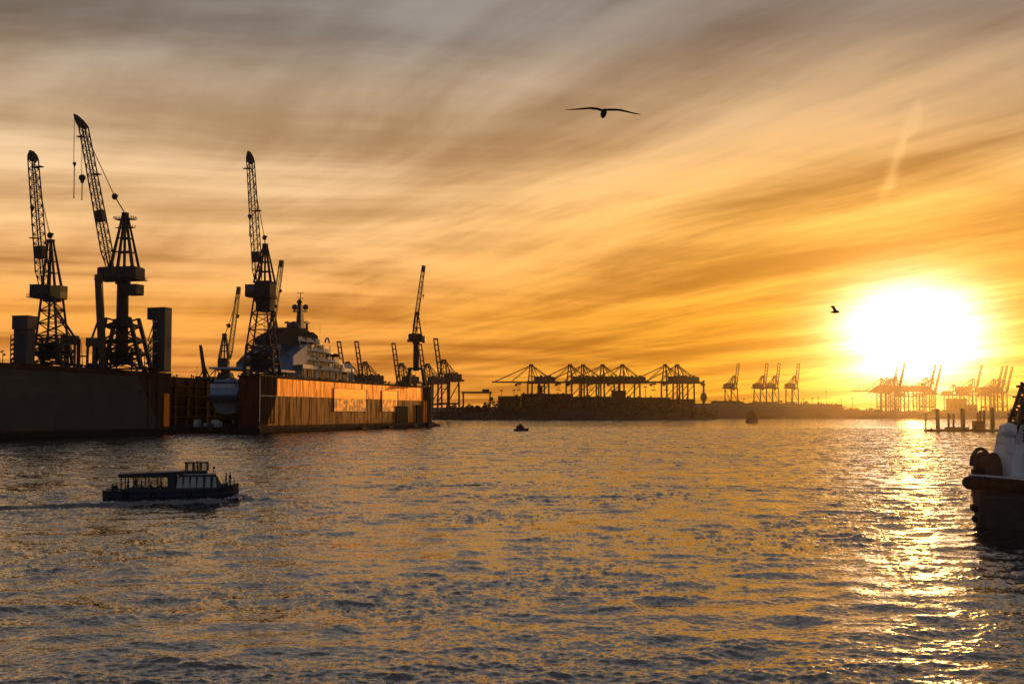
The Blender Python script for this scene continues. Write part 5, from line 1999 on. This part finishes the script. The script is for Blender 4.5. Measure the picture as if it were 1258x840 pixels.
def ferry():
    p = at(924, 519, 1390)
    t = thing('harbour_ferry', 'broad ferry seen end on below the hazy raised-boom cranes', 'ferry', (p.x, p.y, 0), R(78))
    MB().loft(hull_rings([(-14, 4.6, 4, -.6, 2.4), (-10, 7.2, 7.0, -1, 2.6), (6, 7.2, 7, -1, 3), (12, 4.5, 3.8, -1, 3.6), (15, .4, .2, -.4, 4)])).build('hull', HULLD, t)
    a = MB().prism([(-6.6, 2.6), (6.6, 2.6), (6.2, 6.2), (-6.2, 6.2)], 'x', -11, 8).build('main_cabin', WALLD, t)
    MB().prism([(-5.2, 6.2), (5.2, 6.2), (4.9, 9.6), (-4.9, 9.6)], 'x', -9, 6).build('upper_cabin', WALLD, t)
    MB().prism([(-3.6, 9.6), (3.2, 9.6), (3.0, 12.2), (-3.2, 12.2)], 'x', -2, 5).build('wheelhouse', WALLD, t)
    for y in (-4.4, -1.6, 1.2, 3.6):
        MB().box(-11.1, -11.0, y - .9, y + .9, 3.8, 5.4).build('window', DGLASS, a)
    MB().tube((0, 0, 12.2), (0, 0, 15.5), .2, .1, 6).beam((0, -1.3, 14), (0, 1.3, 14), .18).build('mast', STEEL, t)
    MB().tube((-5, 4.0, 9.6), (-5, 4.0, 12.2), .8, n=8).build('funnel', WALLD, t)


workboat()
ferry()


# ------------------------------------------------------------------ gulls
def gull(name, label, c, span, pts, body_r, chord):
    """pts: wing centreline (x across, z up) tip to tip as fractions of the span, seen from behind; flies away from the camera"""
    t = thing(name, label, 'gull', c)
    k = span
    rings = []
    for f, r in ((-.20, .15), (-.16, .55), (-.08, .95), (.03, 1.0), (.10, .75), (.14, .55), (.17, .5), (.20, .32), (.235, .06)):
        zc = .006 * k - .03 * k * math.sin(max(0, f + .1) * 3) if f < .15 else .0
        rings.append([(body_r * r * math.cos(a), f * k, -body_r * .75 + body_r * r * 1.15 * math.sin(a)) for a in np.linspace(0, 2 * math.pi, 12, endpoint=False)])
    MB().loft(rings).build('body', FEATHW, t, smooth=True)
    MB().taper((0, -.18 * k, -body_r * .75 - .006 * k), .03 * k, .03 * k, (0, -.18 * k, -body_r * .75 + .006 * k), .03 * k, .03 * k).prism([(-.03 * k, -.26 * k), (.03 * k, -.26 * k), (.018 * k, -.14 * k), (-.018 * k, -.14 * k)], 'z', -body_r * .75 - .004 * k, -body_r * .75 + .004 * k).build('tail', FEATH, t)
    MB().loft([[(.008 * k * r * math.cos(a), .225 * k + q * k, -body_r * .75 + .008 * k * r * math.sin(a)) for a in np.linspace(0, 2 * math.pi, 6, endpoint=False)] for r, q in ((1, 0), (.8, .03), (.1, .05))]).build('beak', YELLOW, t)
    for side in (-1, 1):
        P = [p for p in pts if p[0] * side >= 0]
        P.sort(key=lambda p: abs(p[0]))
        rg = []
        for x, z in P:
            f = abs(x) / .5
            ch = chord * k * (1 - .75 * f ** 2.2)
            sweep = k * (.05 * math.sin(f * 3.0) - .09 * f * f)
            th = .011 * k * (1 - .75 * f)
            rg.append([(x * k, sweep + ch * .45, z * k), (x * k, sweep + ch * .15, z * k + th), (x * k, sweep - ch * .55, z * k + th * .1), (x * k, sweep + ch * .1, z * k - th * .6)])
        MB().loft(rg).build('wing', FEATHW, t, smooth=True)
    return t


c = at(741.5, 137, 19.4)
span = 92.5 * 19.4 / F_PX
gull('gull', 'gull gliding with wide spread wings high in the middle of the sky', c, span,
     [(-.515, .0), (-.42, .016), (-.3, .036), (-.18, .050), (-.08, .036), (-.02, .012), (0, .01), (.02, .012), (.06, .024), (.14, .028), (.22, .024), (.32, -.004), (.42, -.04), (.49, -.062)], .042 * span, .13)
c = at(1026, 382, 60)
g = gull('gull', 'tiny distant gull with raised wing left of the sun', c, 1.1, [(-.32, .14), (-.2, .22), (-.08, .1), (0, .0), (.08, .04), (.2, .02), (.34, -.06)], .06, .16)
g.rotation_euler = (0, 0, R(50))

# ------------------------------------------------------------------ air
def build_haze():
    m = bpy.data.materials.new('river_haze')
    m.use_nodes = True
    nt = m.node_tree
    nt.nodes.remove(nt.nodes['Principled BSDF'])
    v = nt.nodes.new('ShaderNodeVolumePrincipled')
    v.inputs['Color'].default_value = (.97, .82, .58, 1)
    v.inputs['Density'].default_value = 2.6e-5
    v.inputs['Anisotropy'].default_value = .935
    nt.links.new(v.outputs[0], nt.nodes['Material Output'].inputs['Volume'])
    o = MB().box(-5200, 5200, -5200, 5200, -4.5, 185).build('haze', m)
    o['kind'] = 'stuff'
    o['label'] = 'thin golden evening haze over the river and far banks'
    o['category'] = 'haze'


build_haze()
